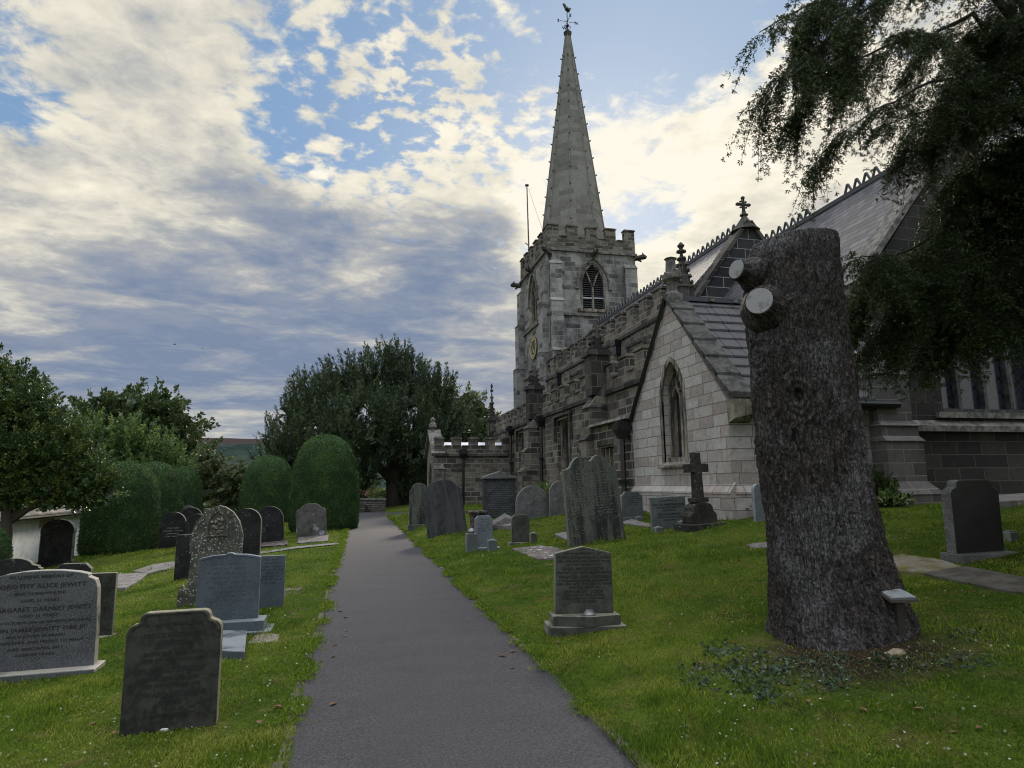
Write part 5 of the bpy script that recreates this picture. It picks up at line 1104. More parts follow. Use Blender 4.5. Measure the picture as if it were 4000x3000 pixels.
tree('yew_tree', 'huge dark dome shaped yew tree with spiky outline beyond the end of the path', 'yew tree', tuple(b0), [([(b0[0], BY_, -.5), (b0[0]-.1, BY_, 1.2), (b0[0]-.2, BY_, 3.5), (b0[0]-.6, BY_, 7)], [.75, .62, .5, .2]), ([(b0[0]-.1, BY_, 1.8), (b0[0]-2.5, BY_-.5, 4.5), (b0[0]-4, BY_-.6, 6.5)], [.4, .25, .08]), ([(b0[0], BY_, 2.2), (b0[0]+2, BY_-.5, 5), (b0[0]+3.6, BY_, 7)], [.35, .22, .06])], cr, YEWL, BARKD, TG)
# holly at the left edge
HOLL = leafmat('glossy holly leaves', (.034, .065, .026), (.072, .124, .036), (.208, .221, .046), rough=.3, trans=.12, spec=.5)
bl = pxblobs([(30, 960, 80), (95, 985, 70), (150, 1010, 55), (195, 1035, 40), (215, 1060, 26), (25, 880, 55), (55, 855, 40, .5), (70, 900, 50), (120, 950, 48), (-60, 940, 130, 1), (60, 1045, 50), (130, 1060, 40), (0, 1050, 55), (-10, 820, 40, .5), (60, 1072, 26), (110, 1080, 20), (165, 1078, 20), (10, 1078, 26), (215, 1080, 15), (232, 1050, 18), (150, 1052, 40), (40, 1062, 48), (100, 1066, 42), (170, 1060, 38), (-20, 1065, 50)], 20.5, .9)
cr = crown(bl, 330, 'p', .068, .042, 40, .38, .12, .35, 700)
sp_ = [onY(px, py, 20.5+dy) for px, py, dy in ((60, 800, .3), (52, 822, .3), (70, 830, .2), (0, 770, .4), (12, 800, .3), (85, 868, .1), (95, 880, 0), (30, 820, .2), (40, 845, .3), (75, 850, .1), (105, 900, 0))]
B = np.array(sp_); n_ = len(B)
cr = join([(cr), plumes(B-np.array([0, 0, .5]), np.tile([0, 0, 1.0], (n_, 1))+RNG.normal(size=(n_, 3))*.07, np.full(n_, .85), np.full(n_, .20), 110, .085, .05)])
b0 = onY(14, 1120, 20.3)
tree('holly_tree', 'glossy leaved holly tree overhanging the whitewashed building at the left edge', 'holly tree', (b0[0], 20.3, Hs(b0[0], 20.3)), [([(b0[0], 20.3, -1.2), (b0[0]+.05, 20.3, .6), (b0[0]-.1, 20.3, 2.0), (b0[0]+.1, 20.4, 3.6)], [.17, .14, .12, .04]), ([(b0[0], 20.3, .7), (b0[0]+1.0, 20.2, 1.5), (b0[0]+2.2, 20.2, 1.9)], [.07, .05, .02]), ([(b0[0], 20.3, .9), (b0[0]+1.6, 20.3, 1.6), (b0[0]+2.3, 20.3, 1.55)], [.07, .05, .02])], cr, HOLL, BARKD, TG)
# deciduous trees behind
DEC1 = leafmat('dark broad leaves', (.035, .059, .027), (.076, .116, .043), (.149, .169, .054), trans=.2)
DEC2 = leafmat('fresh green leaves', (.057, .103, .034), (.121, .190, .057), (.218, .265, .075), trans=.25)
DEC3 = leafmat('pale olive leaves', (.046, .069, .032), (.115, .144, .063), (.218, .241, .121), trans=.25)
bl = pxblobs([(300, 900, 58), (250, 895, 50), (345, 905, 55), (200, 915, 45), (390, 940, 46), (410, 985, 40), (300, 960, 90), (230, 960, 70), (370, 990, 60), (160, 950, 36), (330, 1040, 80), (425, 1010, 26)], 62)
cr = crown(bl, 9, 'p', .34, .22, 34, 1.3, .6, .25, 22)
b0 = onY(300, 1090, 62); tree('deciduous_tree', 'dark rounded broadleaf tree behind the clipped yews on the left', 'tree', (b0[0], 62, Hs(b0[0], 62)), [([(b0[0], 62, -3.2), (b0[0], 62, 2), (b0[0]+.4, 62, 6)], [.45, .35, .12])], cr, DEC1, BARKD, TG)
bl = pxblobs([(190, 950, 44), (240, 960, 50), (290, 965, 46), (330, 985, 42), (220, 1010, 60), (280, 1020, 60), (350, 1020, 46), (160, 975, 34), (385, 1010, 30), (150, 1030, 50), (310, 1060, 60)], 44)
cr = crown(bl, 20, 'p', .20, .11, 36, .95, .24, .72, 40)
b0 = onY(270, 1100, 44); tree('bushy_tree', 'lighter green bushy tree with upright shoots in front of the dark rounded one', 'tree', (b0[0], 44, Hs(b0[0], 44)), [([(b0[0], 44, -3), (b0[0], 44, .5), (b0[0]+.2, 44, 3)], [.25, .2, .06])], cr, DEC2, BARKD, TG)
bl = pxblobs([(455, 1030, 36), (490, 1040, 38), (520, 1060, 34), (440, 1060, 34), (470, 1075, 40), (510, 1085, 36), (425, 1030, 26), (450, 1000, 30), (500, 1055, 40), (530, 1075, 30)], 54)
cr = crown(bl, 16, 'p', .24, .14, 34, .9, .35, .4, 36)
b0 = onY(480, 1100, 54); tree('low_tree', 'low olive green tree in the gap between the clipped yews', 'tree', (b0[0], 54, Hs(b0[0], 54)), [([(b0[0], 54, -3), (b0[0], 54, .5)], [.25, .12])], cr, DEC3, BARKD, TG)
bl = pxblobs([(1010, 880, 34), (985, 870, 22), (1040, 890, 26), (1030, 930, 42), (1000, 920, 34), (1060, 930, 30), (980, 945, 30), (1040, 965, 30)], 76)
cr = crown(bl, 9, 'p', .30, .18, 34, 1.1, .5, .3, 22)
b0 = onY(1025, 1080, 76); tree('deciduous_tree', 'pale green tree rising behind the porch roof', 'tree', (b0[0], 76, Hs(b0[0], 76)), [([(b0[0], 76, -3), (b0[0], 76, 5), (b0[0], 76, 8)], [.4, .3, .1])], cr, DEC3, BARKD, TG)
# far hedge line that closes the gaps low down
bl = []
for x in np.arange(-70, 20, 4.0): bl.append((np.array([x+random.uniform(-1, 1), 92+random.uniform(-3, 3), -1.0+random.uniform(-.6, .8)]), np.array([3.6, 2.5, 3.2])))
cr = crown(bl, 3, 'p', .45, .3, 26, 1.2, .7, .3, 9)
tag(link('hedgerow', npmesh('hedgerow', *cr), DEC1), 'far dark hedgerow below the moor', 'hedge', kind='stuff')

# clipped yews
TOPL = leafmat('clipped yew needles', (.024, .057, .016), (.049, .108, .027), (.115, .203, .046), rough=.7, trans=.08)
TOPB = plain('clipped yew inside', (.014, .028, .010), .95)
def topiary(label, x, y, wd, h, n, dens, skew=0.0):
    z0 = Hs(x, y); r = thing('topiary_yew', label, 'clipped yew', (x, y, z0), (0, 0, random.random()*6), 'clipped yews lining the churchyard')
    pk = np.array([-.02, 0, .06, .2, .4, .6, .72, .82, .90, .955, .985, 1.0]); rk = np.array([.90, .93, .985, 1.0, .985, .94, .885, .79, .645, .46, .27, 0.001])*wd/2
    nt, nz = 72, 60; zz = np.concatenate([np.linspace(-.02, .8, 34), np.linspace(.815, 1.0, 26)]); TH, ZZ = np.meshgrid(np.linspace(0, 2*math.pi, nt, endpoint=False), zz)
    rr = np.interp(ZZ, pk, rk); lump = .022*fbm(np.cos(TH)*2.5+5, np.sin(TH)*2.5+ZZ*5, 4, int(abs(x*7)))
    rr = rr*(1+lump*1.6); V = np.stack([rr*np.cos(TH), rr*np.sin(TH), ZZ*h*(1+lump*.4)], -1).reshape(-1, 3)
    ix = np.arange(nt*len(zz)).reshape(len(zz), nt); Fq = np.stack([ix[:-1], np.roll(ix, -1, 1)[:-1], np.roll(ix, -1, 1)[1:], ix[1:]], -1).reshape(-1, 4)
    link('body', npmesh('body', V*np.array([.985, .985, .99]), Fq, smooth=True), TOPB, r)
    a = RNG.random(n)*2*math.pi; q = RNG.random(n)*1.12; zq = np.where(q < 1, q*.93, .90+.10*(1-(q-1)/.12)**.5); zq = np.clip(zq, 0.01, .999)
    ra = np.interp(zq, pk, rk)*(1+.035*fbm(np.cos(a)*2.5+5, np.sin(a)*2.5+zq*5, 4, int(abs(x*7))))
    P = np.stack([ra*np.cos(a), ra*np.sin(a), zq*h], -1); sl_ = -(np.interp(zq+.01, pk, rk)-np.interp(zq-.01, pk, rk))/(.02*h)
    N_ = unit(np.stack([np.cos(a), np.sin(a), sl_], -1))
    P = P-N_*.02+RNG.normal(size=(n, 3))*.006
    patch = fbm(a*3, zq*9, 3, 2)
    Tn = unit(np.array([0, 0, 1.0])-N_*N_[:, 2:3]+RNG.normal(size=(n, 3))*.55); V_, F_, A_ = leaves(P, Tn+N_*(.22+.35*RNG.random((n, 1))), dens*(.6+.8*RNG.random(n)), dens*.5, np.clip(.42+.25*RNG.normal(size=n)+.5*patch, 0, 1), N_+RNG.normal(size=(n, 3))*.22)
    link('clipped_foliage', npmesh('clipped_foliage', V_, F_, A_), TOPL, r)
def clip_at(label, xl, xr, py, Y, wd, h, n, dens):      # stands between two lines of sight; a missing left edge is hidden by a nearer one
    b = onY(xr, py, Y)[0]; k = 1.0/math.cos(math.atan2(abs(b), Y)); x = (onY(xl, py, Y)[0]+b)/2 if xl else b-wd/2*k
    topiary(label, x, Y, wd, h, n, dens)
clip_at('largest clipped yew standing right at the left edge of the path', 625, 776, 1080, 26.4, 2.62, 3.68, 52000, .062)
clip_at('clipped yew partly hidden behind the largest one beside the path', 522, None or 634, 1080, 36.5, 2.75, 3.62, 26000, .075)
clip_at('broad clipped yew nearest the whitewashed building', 176, 347, 1120, 25.0, 2.38, 3.12, 38000, .062)
clip_at('clipped yew second from the whitewashed building', None, 397, 1080, 31.0, 2.3, 3.50, 24000, .07)
clip_at('clipped yew third from the whitewashed building and smallest in view', None, 440, 1080, 37.5, 2.1, 3.62, 20000, .078)
q = onY(-22, 1150, 17.5); topiary('sliver of a clipped yew at the left edge of the photo', q[0], 17.5, .95, 1.55, 12000, .055)

# ------------------------------------------------------------------ overhanging yew on the right
YR = leafmat('near yew needles', (.014, .027, .009), (.034, .058, .015), (.075, .10, .024), trans=.15)
TB = np.array([10.2, 6.4]); tz = Hs(*TB)
yr = thing('yew_tree', 'spreading dark yew hanging its branches over the top right corner', 'yew tree', (TB[0], TB[1], tz), group=TG)
def curve(pts, n):
    pts = np.array(pts); s_ = np.concatenate([[0], np.cumsum(np.linalg.norm(np.diff(pts, axis=0), axis=1))]); q = np.linspace(0, s_[-1], n); return np.stack([np.interp(q, s_, pts[:, i]) for i in range(3)], -1), s_[-1]
LIMBS = []
def trunk_at(z): return np.array([TB[0]+.12*math.sin(z), TB[1]+.1*math.cos(z), z])
for pts, z0 in [
    ([(2050, -160, 9.4), (1860, -60, 8.4), (1740, 20, 7.8), (1640, 70, 7.4)], 6.4), ([(2160, -90, 9.6), (1960, -10, 8.6), (1800, 80, 7.9), (1700, 150, 7.5)], 6.2),
    ([(2100, 20, 9.2), (1930, 80, 8.5), (1800, 150, 8.0), (1745, 200, 7.8)], 6.0), ([(2180, 120, 9.5), (2000, 180, 8.8), (1890, 240, 8.3), (1815, 290, 8.1)], 5.6),
    ([(2180, 210, 9.3), (2060, 225, 8.9), (1960, 250, 8.6), (1895, 275, 8.4)], 5.4), ([(2210, 330, 9.6), (2140, 350, 9.2), (2080, 380, 9.0)], 5.0),
    ([(2180, 470, 9.8), (2060, 500, 9.4), (1940, 540, 9.0), (1830, 560, 8.8)], 4.4), ([(2190, 570, 9.6), (2070, 590, 9.3), (1950, 610, 9.0), (1835, 640, 8.8)], 4.0),
    ([(2180, 580, 9.4), (2080, 600, 9.2), (1990, 640, 9.1), (1925, 690, 9.0)], 3.9), ([(2200, 620, 9.2), (2120, 650, 9.0), (2050, 690, 9.0), (2020, 730, 9.0)], 3.7),
    ([(2215, 590, 8.8), (2170, 620, 8.6), (2130, 650, 8.6), (2110, 670, 8.5)], 3.6), ([(2190, -20, 9.8), (2100, 60, 9.5), (2060, 120, 9.3)], 6.6), ([(2200, 400, 9.9), (2120, 430, 9.7), (2050, 470, 9.5)], 4.8),
    ([(2210, 520, 9.4), (2130, 560, 9.2), (2060, 620, 9.1)], 4.2), ([(1990, -220, 8.9), (1850, -140, 8.2), (1760, -60, 7.8)], 7.0), ([(2230, 60, 9.4), (2150, 130, 9.0), (2100, 210, 8.9)], 5.9), ([(2230, 280, 9.2), (2170, 330, 9.0), (2120, 380, 8.9)], 5.1), ([(2240, 520, 8.9), (2200, 560, 8.6), (2190, 610, 8.5)], 4.0)]:
    LIMBS.append([trunk_at(z0)]+[atD(*q) for q in pts])
nvis = len(LIMBS); SIDE = set()
for k in range(200):                                   # the rest of the tree, outside the frame
    a = R_(random.uniform(150, 420)); z0 = random.uniform(3.4, 9.0); L = random.uniform(3.5, 7.2)*(1 if z0 < 7 else .8); d = np.array([math.cos(a), math.sin(a), 0])
    s0 = trunk_at(z0); Lm = [s0]+[s0+d*L*q+np.array([0, 0, .9*math.sin(q*2.2)-.5*q*q*L*.25]) for q in (.35, .7, 1.0)]
    seen = False
    for q in curve(Lm, 14)[0][4:]:
        dq = (q-EYE) @ _f; sx_, sy_ = CX+F*((q-EYE) @ _r2)/max(dq, .01), CY-F*((q-EYE) @ _u2)/max(dq, .01)
        if dq > .2 and -200 < sx_ < 2420 and -330 < sy_ < 1800: seen = True
        if np.hypot(q[0], q[1]) < 2.5: seen = True
    if not seen: LIMBS.append(Lm)
print('limbs', len(LIMBS))
mb = MB(); mb.tube([(TB[0], TB[1], -.3+tz), (*trunk_at(1.6)[:2], 1.6+tz*.3), trunk_at(4), trunk_at(7), trunk_at(10.5)], [.75, .55, .45, .32, .05], 14)
for li, Lm in enumerate(LIMBS):                       # boughs bend and wander
    Q = curve(Lm, 26)[0]; k_ = np.linspace(0, 1, 26); amp = (.10*np.sin(k_*math.pi))[:, None]
    Q = Q+amp*np.stack([fbm(k_*5, k_*0+li, 3, 41), fbm(k_*5, k_*0+li, 3, 42), fbm(k_*5, k_*0+li, 3, 43)], -1)*2.2; LIMBS[li] = Q
    mb.tube(Q, list(np.linspace(.018 if li in SIDE else .05, .005, 26)), 6)
TWB, TWD, TWL, fine_ = [], [], [], []
for li in range(nvis):                                # side boughs hanging from the limbs
    C_, ln = curve(LIMBS[li], 40)
    for _ in range(6 if LIMBS[li][-1][2] > 5.2 else 9):
        j = random.randint(14, 38); tg = C_[j]-C_[j-1]; tg = tg/np.linalg.norm(tg); sd_ = np.cross(tg, [0, 0, 1]); sd_ /= np.linalg.norm(sd_)
        d = tg*random.uniform(.2, .8)+sd_*random.choice((-1, 1))*random.uniform(.4, 1)+np.array([0, 0, random.uniform(-.35, .15)]); d /= np.linalg.norm(d); L = random.uniform(.4, 1.0)*(1.0 if j < 30 else .6)
        LIMBS.append(np.array([C_[j]+d*L*q+np.array([0, 0, -.55*L*q*q]) for q in (0, .3, .6, .85, 1.0)])); SIDE.add(len(LIMBS)-1)
for li, Lm in enumerate(LIMBS):
    side = li in SIDE; C_, ln = curve(Lm, 26 if side else 60); vis = li < nvis or side
    for j in range(4 if side else 8 if vis else 16, len(C_)):
        for _ in range(3 if vis else 1):
            if vis and random.random() < .25: continue
            tg = C_[min(j+1, len(C_)-1)]-C_[max(j-1, 0)]; tg = tg/np.linalg.norm(tg); sd_ = np.cross(tg, [0, 0, 1]); sd_ /= np.linalg.norm(sd_)
            d = tg*random.uniform(.3, .9)+sd_*random.choice((-1, 1))*random.uniform(.2, .9)+np.array([0, 0, random.uniform(-.45, .12)])
            TWB.append(C_[j]+RNG.normal(size=3)*.03); TWD.append(d/np.linalg.norm(d)); TWL.append(random.uniform(.28, .85)*(.75 if side else 1.0 if j < 50 else .7)); fine_.append(1 if vis else 0)
for _ in range(4600):                                 # sprays filling the crown between the limbs
    px = 2310-340*random.random()**1.3; py = random.uniform(-60, 700)
    if py < 330 and random.random() < .92: continue
    if 250 < py < 500 and px < 2060: continue
    lim = np.interp(px, [1960, 2010, 2060, 2120, 2200, 2320], [420, 540, 630, 650, 650, 650])
    if py > lim or (py < np.interp(px, [1960, 2040, 2120, 2220, 2320], [330, 160, 60, -20, -60]) and random.random() < .72): continue
    a = random.random()*6.28; d = np.array([math.cos(a), math.sin(a), random.uniform(-.7, .05)])
    TWB.append(atD(px, py, random.uniform(8.8, 11.2))); TWD.append(d/np.linalg.norm(d)); TWL.append(random.uniform(.4, .95)); fine_.append(2)
TWB, TWD, TWL, fine_ = np.array(TWB), np.array(TWD), np.array(TWL), np.array(fine_)
def twigs(B, D, L, nst, npl, nl, nw, vb):
    parts = []; n = len(B); vt = RNG.random(n)*.6+.15
    for k in range(nst):
        t0 = (k+.5)/nst; P = B+D*(L*t0)[:, None]+np.array([0, 0, -1])*(L*t0*t0*.55)[:, None]; T = unit(D+np.array([0, 0, -1.0])*(1.1*t0))
        S = unit(np.cross(T, np.array([0, 0, 1.0])+RNG.normal(size=(n, 3))*.4))
        for sg in (-1, 1):
            sl_ = L*.30*(1.15-t0)*(.6+.7*RNG.random(n)); Sd = unit(T*.75+S*sg*.8+np.array([0, 0, -.42])+RNG.normal(size=(n, 3))*.18)
            for q in range(npl):
                u_ = (q+.5)/npl; Pq = P+Sd*(sl_*u_)[:, None]+np.array([0, 0, -1])*(sl_*u_*u_*.35)[:, None]
                for s2 in (-1, 1):
                    dn = unit(Sd*.7+np.cross(Sd, T)*s2*.2+unit(np.cross(Sd, RNG.normal(size=(n, 3))))*.85)
                    parts.append(leaves(Pq, dn, nl*(.7+.6*RNG.random(n)), nw, np.clip(vt+.18*RNG.normal(size=n), 0, 1)))
    return join(parts)
def tw(k, s_, *a): q = fine_ == k; return twigs(TWB[q], TWD[q], TWL[q]*s_, *a, 0)
cr = join([tw(1, 1.0, 6, 5, .036, .0115), tw(2, 1.0, 4, 4, .056, .019), tw(0, 1.7, 5, 4, .10, .034)])
for i in np.nonzero(fine_ == 1)[0][::3]:
    b = TWB[i]; d = TWD[i]*TWL[i]; mb.tube([b, b+d*.5+np.array([0, 0, -.14*TWL[i]]), b+d*.95+np.array([0, 0, -.5*TWL[i]])], [.006, .004, .002], 3)
mb.build('trunk', plain('red brown yew bark', (.030, .022, .018), .9), yr, world=True, smooth=True)
link('crown', npmesh('crown', *cr), YR, yr, world=True)

# ------------------------------------------------------------------ small shrubs
def shrub(name, label, cat, blobs, per, L, W, k, Ln, R, up, inner, mat):
    cr = crown(blobs, per, 'p', L, W, k, Ln, R, up, inner, -.2); o = link(name, npmesh(name, *cr), mat); return tag(o, label, cat)
shrub('shrub', 'yellow green grassy shrub behind the low wall at the path end', 'shrub', pxblobs([(814, 1073, 11), (802, 1077, 7)], 44.0), 60, .28, .035, 30, .3, .2, .8, 60, leafmat('yellow grass leaves', (.09, .11, .03), (.17, .20, .05), (.26, .28, .09)))
shrub('shrub', 'small red leaved shrub behind the low wall at the path end', 'shrub', pxblobs([(785, 1074, 9)], 43.5), 80, .14, .08, 30, .3, .2, .3, 60, leafmat('red leaves', (.08, .03, .028), (.14, .055, .05), (.2, .09, .08)))
shrub('shrub', 'dark round bush between the vestry and the chancel buttress', 'shrub', [(np.array([10.95, 11.9, 1.30]), np.array([.42, .35, .45])), (np.array([11.2, 11.75, 1.0]), np.array([.3, .3, .3]))], 500, .06, .035, 24, .2, .10, .3, 700, YR)
def ferns(name, label, cat, base, n, L, W, mat, dr=1.0):
    Bs = np.array([base]*n)+RNG.normal(size=(n, 3))*np.array([.08, .08, .0]); D = np.stack([RNG.normal(size=n), RNG.normal(size=n), .6+RNG.random(n)], -1)
    V_, F_, A_ = plumes(Bs, D, np.full(n, L), np.full(n, W), 14, L*.4, L*.10); return tag(link(name, npmesh(name, V_, F_, A_), mat), label, cat)
ferns('fern', 'light green fern in front of the dark bush by the vestry', 'fern', (10.75, 11.4, 1.12), 9, .40, .10, DEC2)
ferns('ivy_plant', 'ragged ivy growing up behind the mottled round topped headstone', 'ivy', tuple(onY(1180, 1075, 19.6)), 16, .45, .22, DEC2)
ferns('ivy_plant', 'weeds sprouting beside the drain pipe at the vestry corner', 'weed', (8.4, 12.1, 1.0), 14, .28, .12, DEC1)

# ------------------------------------------------------------------ whitewashed building, walls, birds
WHT = stone('whitewashed render', (.66, .67, .71), (.84, .85, .89), 6.0, bstr=.4)
wb = thing('outbuilding', 'low whitewashed outbuilding with a slate roof at the left edge', 'outbuilding', (-10.6, 26.0, -1.0))
fw_ = lambda u, v, d: (-10.6-d, u, v)
wall(fw_, [(20.5, -2), (32, -2), (32, .78), (20.5, .78)], [[(25.75, -1.2), (25.75, .33), (26.55, .33), (26.55, -1.2)]], .35, 'wall', WHT, wb).matrix_parent_inverse = INV[wb.name]
MB().box(-10.72, -10.62, 25.75, 26.55, -1.2, .16).build('door', DARKW, wb, world=True); MB().box(-10.64, -10.575, 25.6, 26.7, .36, .62).build('lintel', stone('tan sandstone', (.25, .18, .11), (.36, .27, .17), 9.0), wb, world=True)
MB().hexa([(-10.2, 20.2, .74), (-10.2, 32.3, .74), (-14.5, 32.3, 3.0), (-14.5, 20.2, 3.0), (-10.2, 20.2, .86), (-10.2, 32.3, .86), (-14.5, 32.3, 3.12), (-14.5, 20.2, 3.12)]).build('roof', slate('stone roof slates', .5, .16, (.09, .08, .075), (.20, .18, .165)), wb, world=True)
MB().tube([(-10.32, 20.2, .74), (-10.32, 32.3, .74)], .07, 8).tube([(-10.5, 29.6, .7), (-10.5, 29.6, -1.5)], .05, 8).build('gutter', IRON, wb, world=True)
MB().box(-14.6, -10.95, 31.6, 31.99, -2, .8).box(-14.6, -10.95, 20.5, 20.9, -2, .8).build('end_wall', WHT, wb, world=True)
RUB = ashlar('rubble wall stone', [(0, (.06, .055, .05)), (.5, (.13, .12, .105)), (1, (.19, .17, .15))], (.03, .028, .025), .32, .11, .3, ms=.02, seed=30)
def drywall(label, x0, x1, y, z0, z1, th=.35, gap=None):
    t_ = thing('stone_wall', label, 'stone wall', ((x0+x1)/2, y, z0)); MB().box(x0, x1, y, y+th, z0-.4, z1-.09).build('wall', RUB, t_, world=True); MB().box(x0-.02, x1+.02, y-.04, y+th+.04, z1-.09, z1).build('coping', TRIM, t_, world=True); return t_
t_ = drywall('low rubble wall with a broken gap at the end of the path', .15, 1.72, 41.3, -.02, .86)
MB().add([(.42, 41.285, -.05), (.95, 41.285, -.05), (.66, 41.285, .3), (.52, 41.285, .52)], [(0, 1, 2, 3)]).build('gap_shade', IRON, t_, world=True)  # flat black sheet painted as the gap's shade on an unbroken wall
drywall('second stretch of rubble wall hidden behind the largest clipped yew', -6, .10, 42.2, -.3, .7)
q = onY(20, 1190, 22.5); drywall('short rough stone pier at the left end of the whitewashed building', q[0]-.25, q[0]+.28, 21.5, -1.0, .02, .5)
q = onY(460, 1086, 40); sp_ = thing('stone_pier', 'small stepped stone stack with a thin pole far behind the lichen spotted headstone', 'stone stack', (q[0], 40, -.9))
mb = MB()
for i in range(5): mb.box(q[0]-.45+.01*i, q[0]+.45-.01*i, 39.8, 40.3, -1+i*.3-.6*(i == 0), -1+(i+1)*.3-.03)
mb.build('stack', stone('pale stacked stone', (.10, .085, .08), (.26, .23, .22), 8.0), sp_, world=True); MB().tube([(q[0]+.45, 40.05, -1), (q[0]+.45, 40.05, 1.3)], .035, 6).build('pole', IRON, sp_, world=True)
for (px, py, s_, a) in ((377, 744, 1.0, .3), (438, 753, .9, 1.5)):
    q = onY(px, py, 110); mb = MB(); ca, sa = math.cos(a), math.sin(a)
    def W_(x, y, z): return (q[0]+(x*ca-y*sa)*s_, q[1]+(x*sa+y*ca)*s_, q[2]+z*s_)
    mb.tube([W_(-.22, 0, 0), W_(-.05, 0, .02), W_(.12, 0, .02), W_(.22, 0, .03)], [.02, .07, .06, .02], 6)
    for sg in (-1, 1): mb.add([W_(-.10, 0, .02), W_(.08, 0, .03), W_(.10, sg*.22, .12), W_(-.08, sg*.45, .04), W_(-.10, sg*.2, .10)], [(0, 1, 2, 4), (4, 2, 3)])
    tag(mb.build('bird', IRON), ('left' if px < 400 else 'right')+' one of two small dark birds flying in the cloudy sky', 'bird', 'birds flying over the churchyard')

# ------------------------------------------------------------------ grass blades, clover, weeds, leaves
def frustum_pts(n, r0, r1, pw):
    u_ = RNG.random(n); r = (r0**(1-pw)+u_*(r1**(1-pw)-r0**(1-pw)))**(1/(1-pw)); a = R_(13.5)+RNG.uniform(-R_(48), R_(48), n)
    return r*np.sin(a), r*np.cos(a), r
def lawn_ok(x, y): return ((x < PL+.02+.05*fbm(y*1.7, y*0-7, 4, 3)) | (x > PR-.02-.05*fbm(y*1.7, y*0+7, 4, 3))) & ~path_end(x, y) & ~((x > VX-.1) & (y > 11.9)) & ~((x > 3.9) & (y > 34.6))
x, y, r = frustum_pts(560000, 2.5, 36, 1.15); k = lawn_ok(x, y); x, y, r = x[k], y[k], r[k]
bare_d = np.hypot(x-BARE[0], y-BARE[1])+.5*fbm(x*2, y*2, 3, 1); k = (bare_d > .85) | (RNG.random(len(x)) < .22); x, y, r = x[k], y[k], r[k]
z = GH(x, y)-.004; n = len(x); tall_ = (1+1.2*ss(fbm(x*1.3, y*1.3, 3, 4)*2.4))*(.55+1.1*np.clip(.5+fbm(x*4.2, y*4.2, 3, 14), 0, 1))
D = np.stack([RNG.normal(size=n)*.55, RNG.normal(size=n)*.55, np.ones(n)], -1)
v = np.clip(.45+.55*fbm(x*.8, y*.8, 4, 6)+.75*fbm(x*3.1, y*3.1, 3, 16)+.2*RNG.normal(size=n), 0, 1)
V_, F_, A_ = leaves(np.stack([x, y, z], -1), D, (.015+.0010*r)*(.6+.8*RNG.random(n))*tall_, .0035+.0007*r, v)
GRASS = leafmat('grass blades', (.058, .118, .012), (.148, .218, .022), (.27, .285, .062), rough=.75, trans=.3, spec=.1)
tag(link('grass', npmesh('grass', V_, F_, A_), GRASS), 'short mown green grass on both lawns', 'grass', kind='stuff')
# longer tufts along the path edges
n = 46000; y = 2.2+RNG.random(n)**1.6*34; sd_ = RNG.random(n) < .5; edge = .05*RNG.normal(size=n)
x = np.where(sd_, PL-.03+edge+.06*fbm(y*1.7, y*0-7, 4, 3), PR+.03+edge-.06*fbm(y*1.7, y*0+7, 4, 3)); clump = fbm(y*2.6, np.where(sd_, 3.0, 9.0), 3, 2) > -.06; x, y, sd_ = x[clump], y[clump], sd_[clump]; n = len(x)
D = np.stack([np.where(sd_, .55, -.55)+RNG.normal(size=n)*.6, RNG.normal(size=n)*.6, np.full(n, .7)], -1)
V_, F_, A_ = leaves(np.stack([x, y, np.maximum(H(x, y), 0)+.02], -1), D, (.028+.0012*y)*(.5+RNG.random(n)), .006+.0008*y, np.clip(.45+.25*RNG.normal(size=n), 0, 1))
tag(link('grass', npmesh('grass', V_, F_, A_), GRASS), 'ragged grass creeping over both edges of the path', 'grass', kind='stuff')
# clover and daisies: pale specks
x, y, r = frustum_pts(5200, 2.6, 26, 1.2); k = lawn_ok(x, y) & (fbm(x*.7, y*.7, 3, 12)+.25*(x < 0) > .08); x, y, r = x[k], y[k], r[k]; n = len(x)
V_, F_, A_ = leaves(np.stack([x, y, GH(x, y)+.02], -1), np.stack([RNG.normal(size=n), RNG.normal(size=n), RNG.random(n)*.6], -1), .018+.0008*r, .014+.0006*r, RNG.random(n))
tag(link('clover', npmesh('clover', V_, F_, A_), leafmat('clover leaves', (.09, .14, .05), (.17, .23, .10), (.45, .47, .40))), 'pale clover leaves and daisies dotted through the lawn', 'clover', kind='stuff')
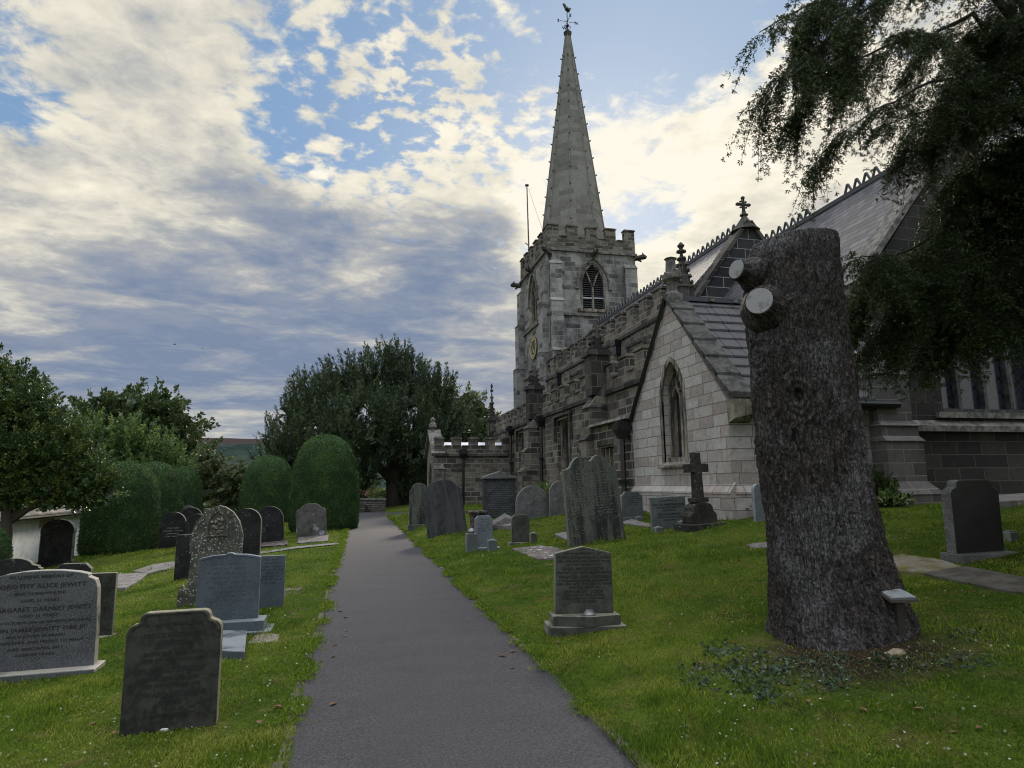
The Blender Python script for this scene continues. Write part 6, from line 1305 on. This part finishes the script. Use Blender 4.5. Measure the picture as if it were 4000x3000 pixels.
# broad leaved weeds and dead stalks on the bare ground by the trunk
n = 300; cl_ = RNG.integers(0, 16, n); ccx = np.array([2.75, 2.95, 3.1, 3.3, 3.0, 3.45, 2.6, 3.2, 3.55, 3.7, 2.85, 3.35, 4.3, 4.0, 4.9, 3.15]); ccy = np.array([5.0, 4.85, 4.7, 4.6, 4.5, 4.75, 4.7, 5.05, 4.4, 4.6, 4.35, 4.25, 4.1, 4.35, 4.6, 5.3])
cx_ = ccx[cl_]+RNG.normal(0, .11, n); cy_ = ccy[cl_]+RNG.normal(0, .09, n)
k = (np.hypot(cx_-4.35, cy_-5.3) > .85) & (cx_ > PR+.12); cx_, cy_ = cx_[k], cy_[k]; n = len(cx_); m8 = 7
B = np.repeat(np.stack([cx_, cy_, GH(cx_, cy_)], -1), m8, 0); N_ = len(B)
V_, F_, A_ = leaves(B+RNG.normal(size=(N_, 3))*np.array([.03, .03, .01]), np.stack([RNG.normal(size=N_), RNG.normal(size=N_), .25+.5*RNG.random(N_)], -1), .042*(.5+RNG.random(N_)), .022, RNG.random(N_))
tag(link('weeds', npmesh('weeds', V_, F_, A_), leafmat('grey green weed leaves', (.02, .038, .018), (.055, .088, .048), (.13, .17, .11))), 'broad leaved weeds growing at the left foot of the trunk', 'weeds', kind='stuff')
n = 2600; cx_ = RNG.normal(4.1, .8, n); cy_ = RNG.normal(4.55, .38, n); k = np.hypot(cx_-4.35, cy_-5.3) > .72; cx_, cy_ = cx_[k], cy_[k]; n = len(cx_)
V_, F_, A_ = leaves(np.stack([cx_, cy_, GH(cx_, cy_)], -1), np.stack([RNG.normal(size=n), RNG.normal(size=n), .15+.4*RNG.random(n)], -1), .07*(.4+RNG.random(n)), .0045, RNG.random(n))
tag(link('dead_grass', npmesh('dead_grass', V_, F_, A_), leafmat('dry stalks', (.05, .038, .022), (.11, .09, .055), (.20, .17, .11))), 'dry brown stalks round the foot of the trunk', 'dead grass', kind='stuff')
LEAFM = plain('fallen leaf', (.14, .075, .035), .8); lg = 'fallen leaves on the grass and path'
for i in range(46):
    px, py = (random.uniform(20, 620), random.uniform(1400, 1640)) if i % 3 == 0 else (random.uniform(1120, 2150), random.uniform(1330, 1640)); q = hit(px, py)
    if i >= 26:
        y_ = random.uniform(2.6, 11); x_ = random.choice((PL+random.uniform(.02, .3), PR-random.uniform(.02, .3))); q = np.array([x_, y_, -.035])
    elif PL-.1 < q[0] < PR+.1: continue
    a = random.uniform(0, 6.28); l = random.uniform(.03, .05); ca, sa = math.cos(a), math.sin(a)
    mb = MB().add([(q[0]+(u*ca-v2*sa)*l, q[1]+(u*sa+v2*ca)*l, q[2]+.045+w2*l) for u, v2, w2 in ((-1, 0, .1), (0, .5, .25), (1, 0, .1), (0, -.5, .3), (0, 0, .0))], [(0, 3, 4), (3, 2, 4), (2, 1, 4), (1, 0, 4)])
    tag(mb.build('fallen_leaf', LEAFM, fix=False), 'small curled brown leaf lying on the grass or the path', 'leaf', lg)
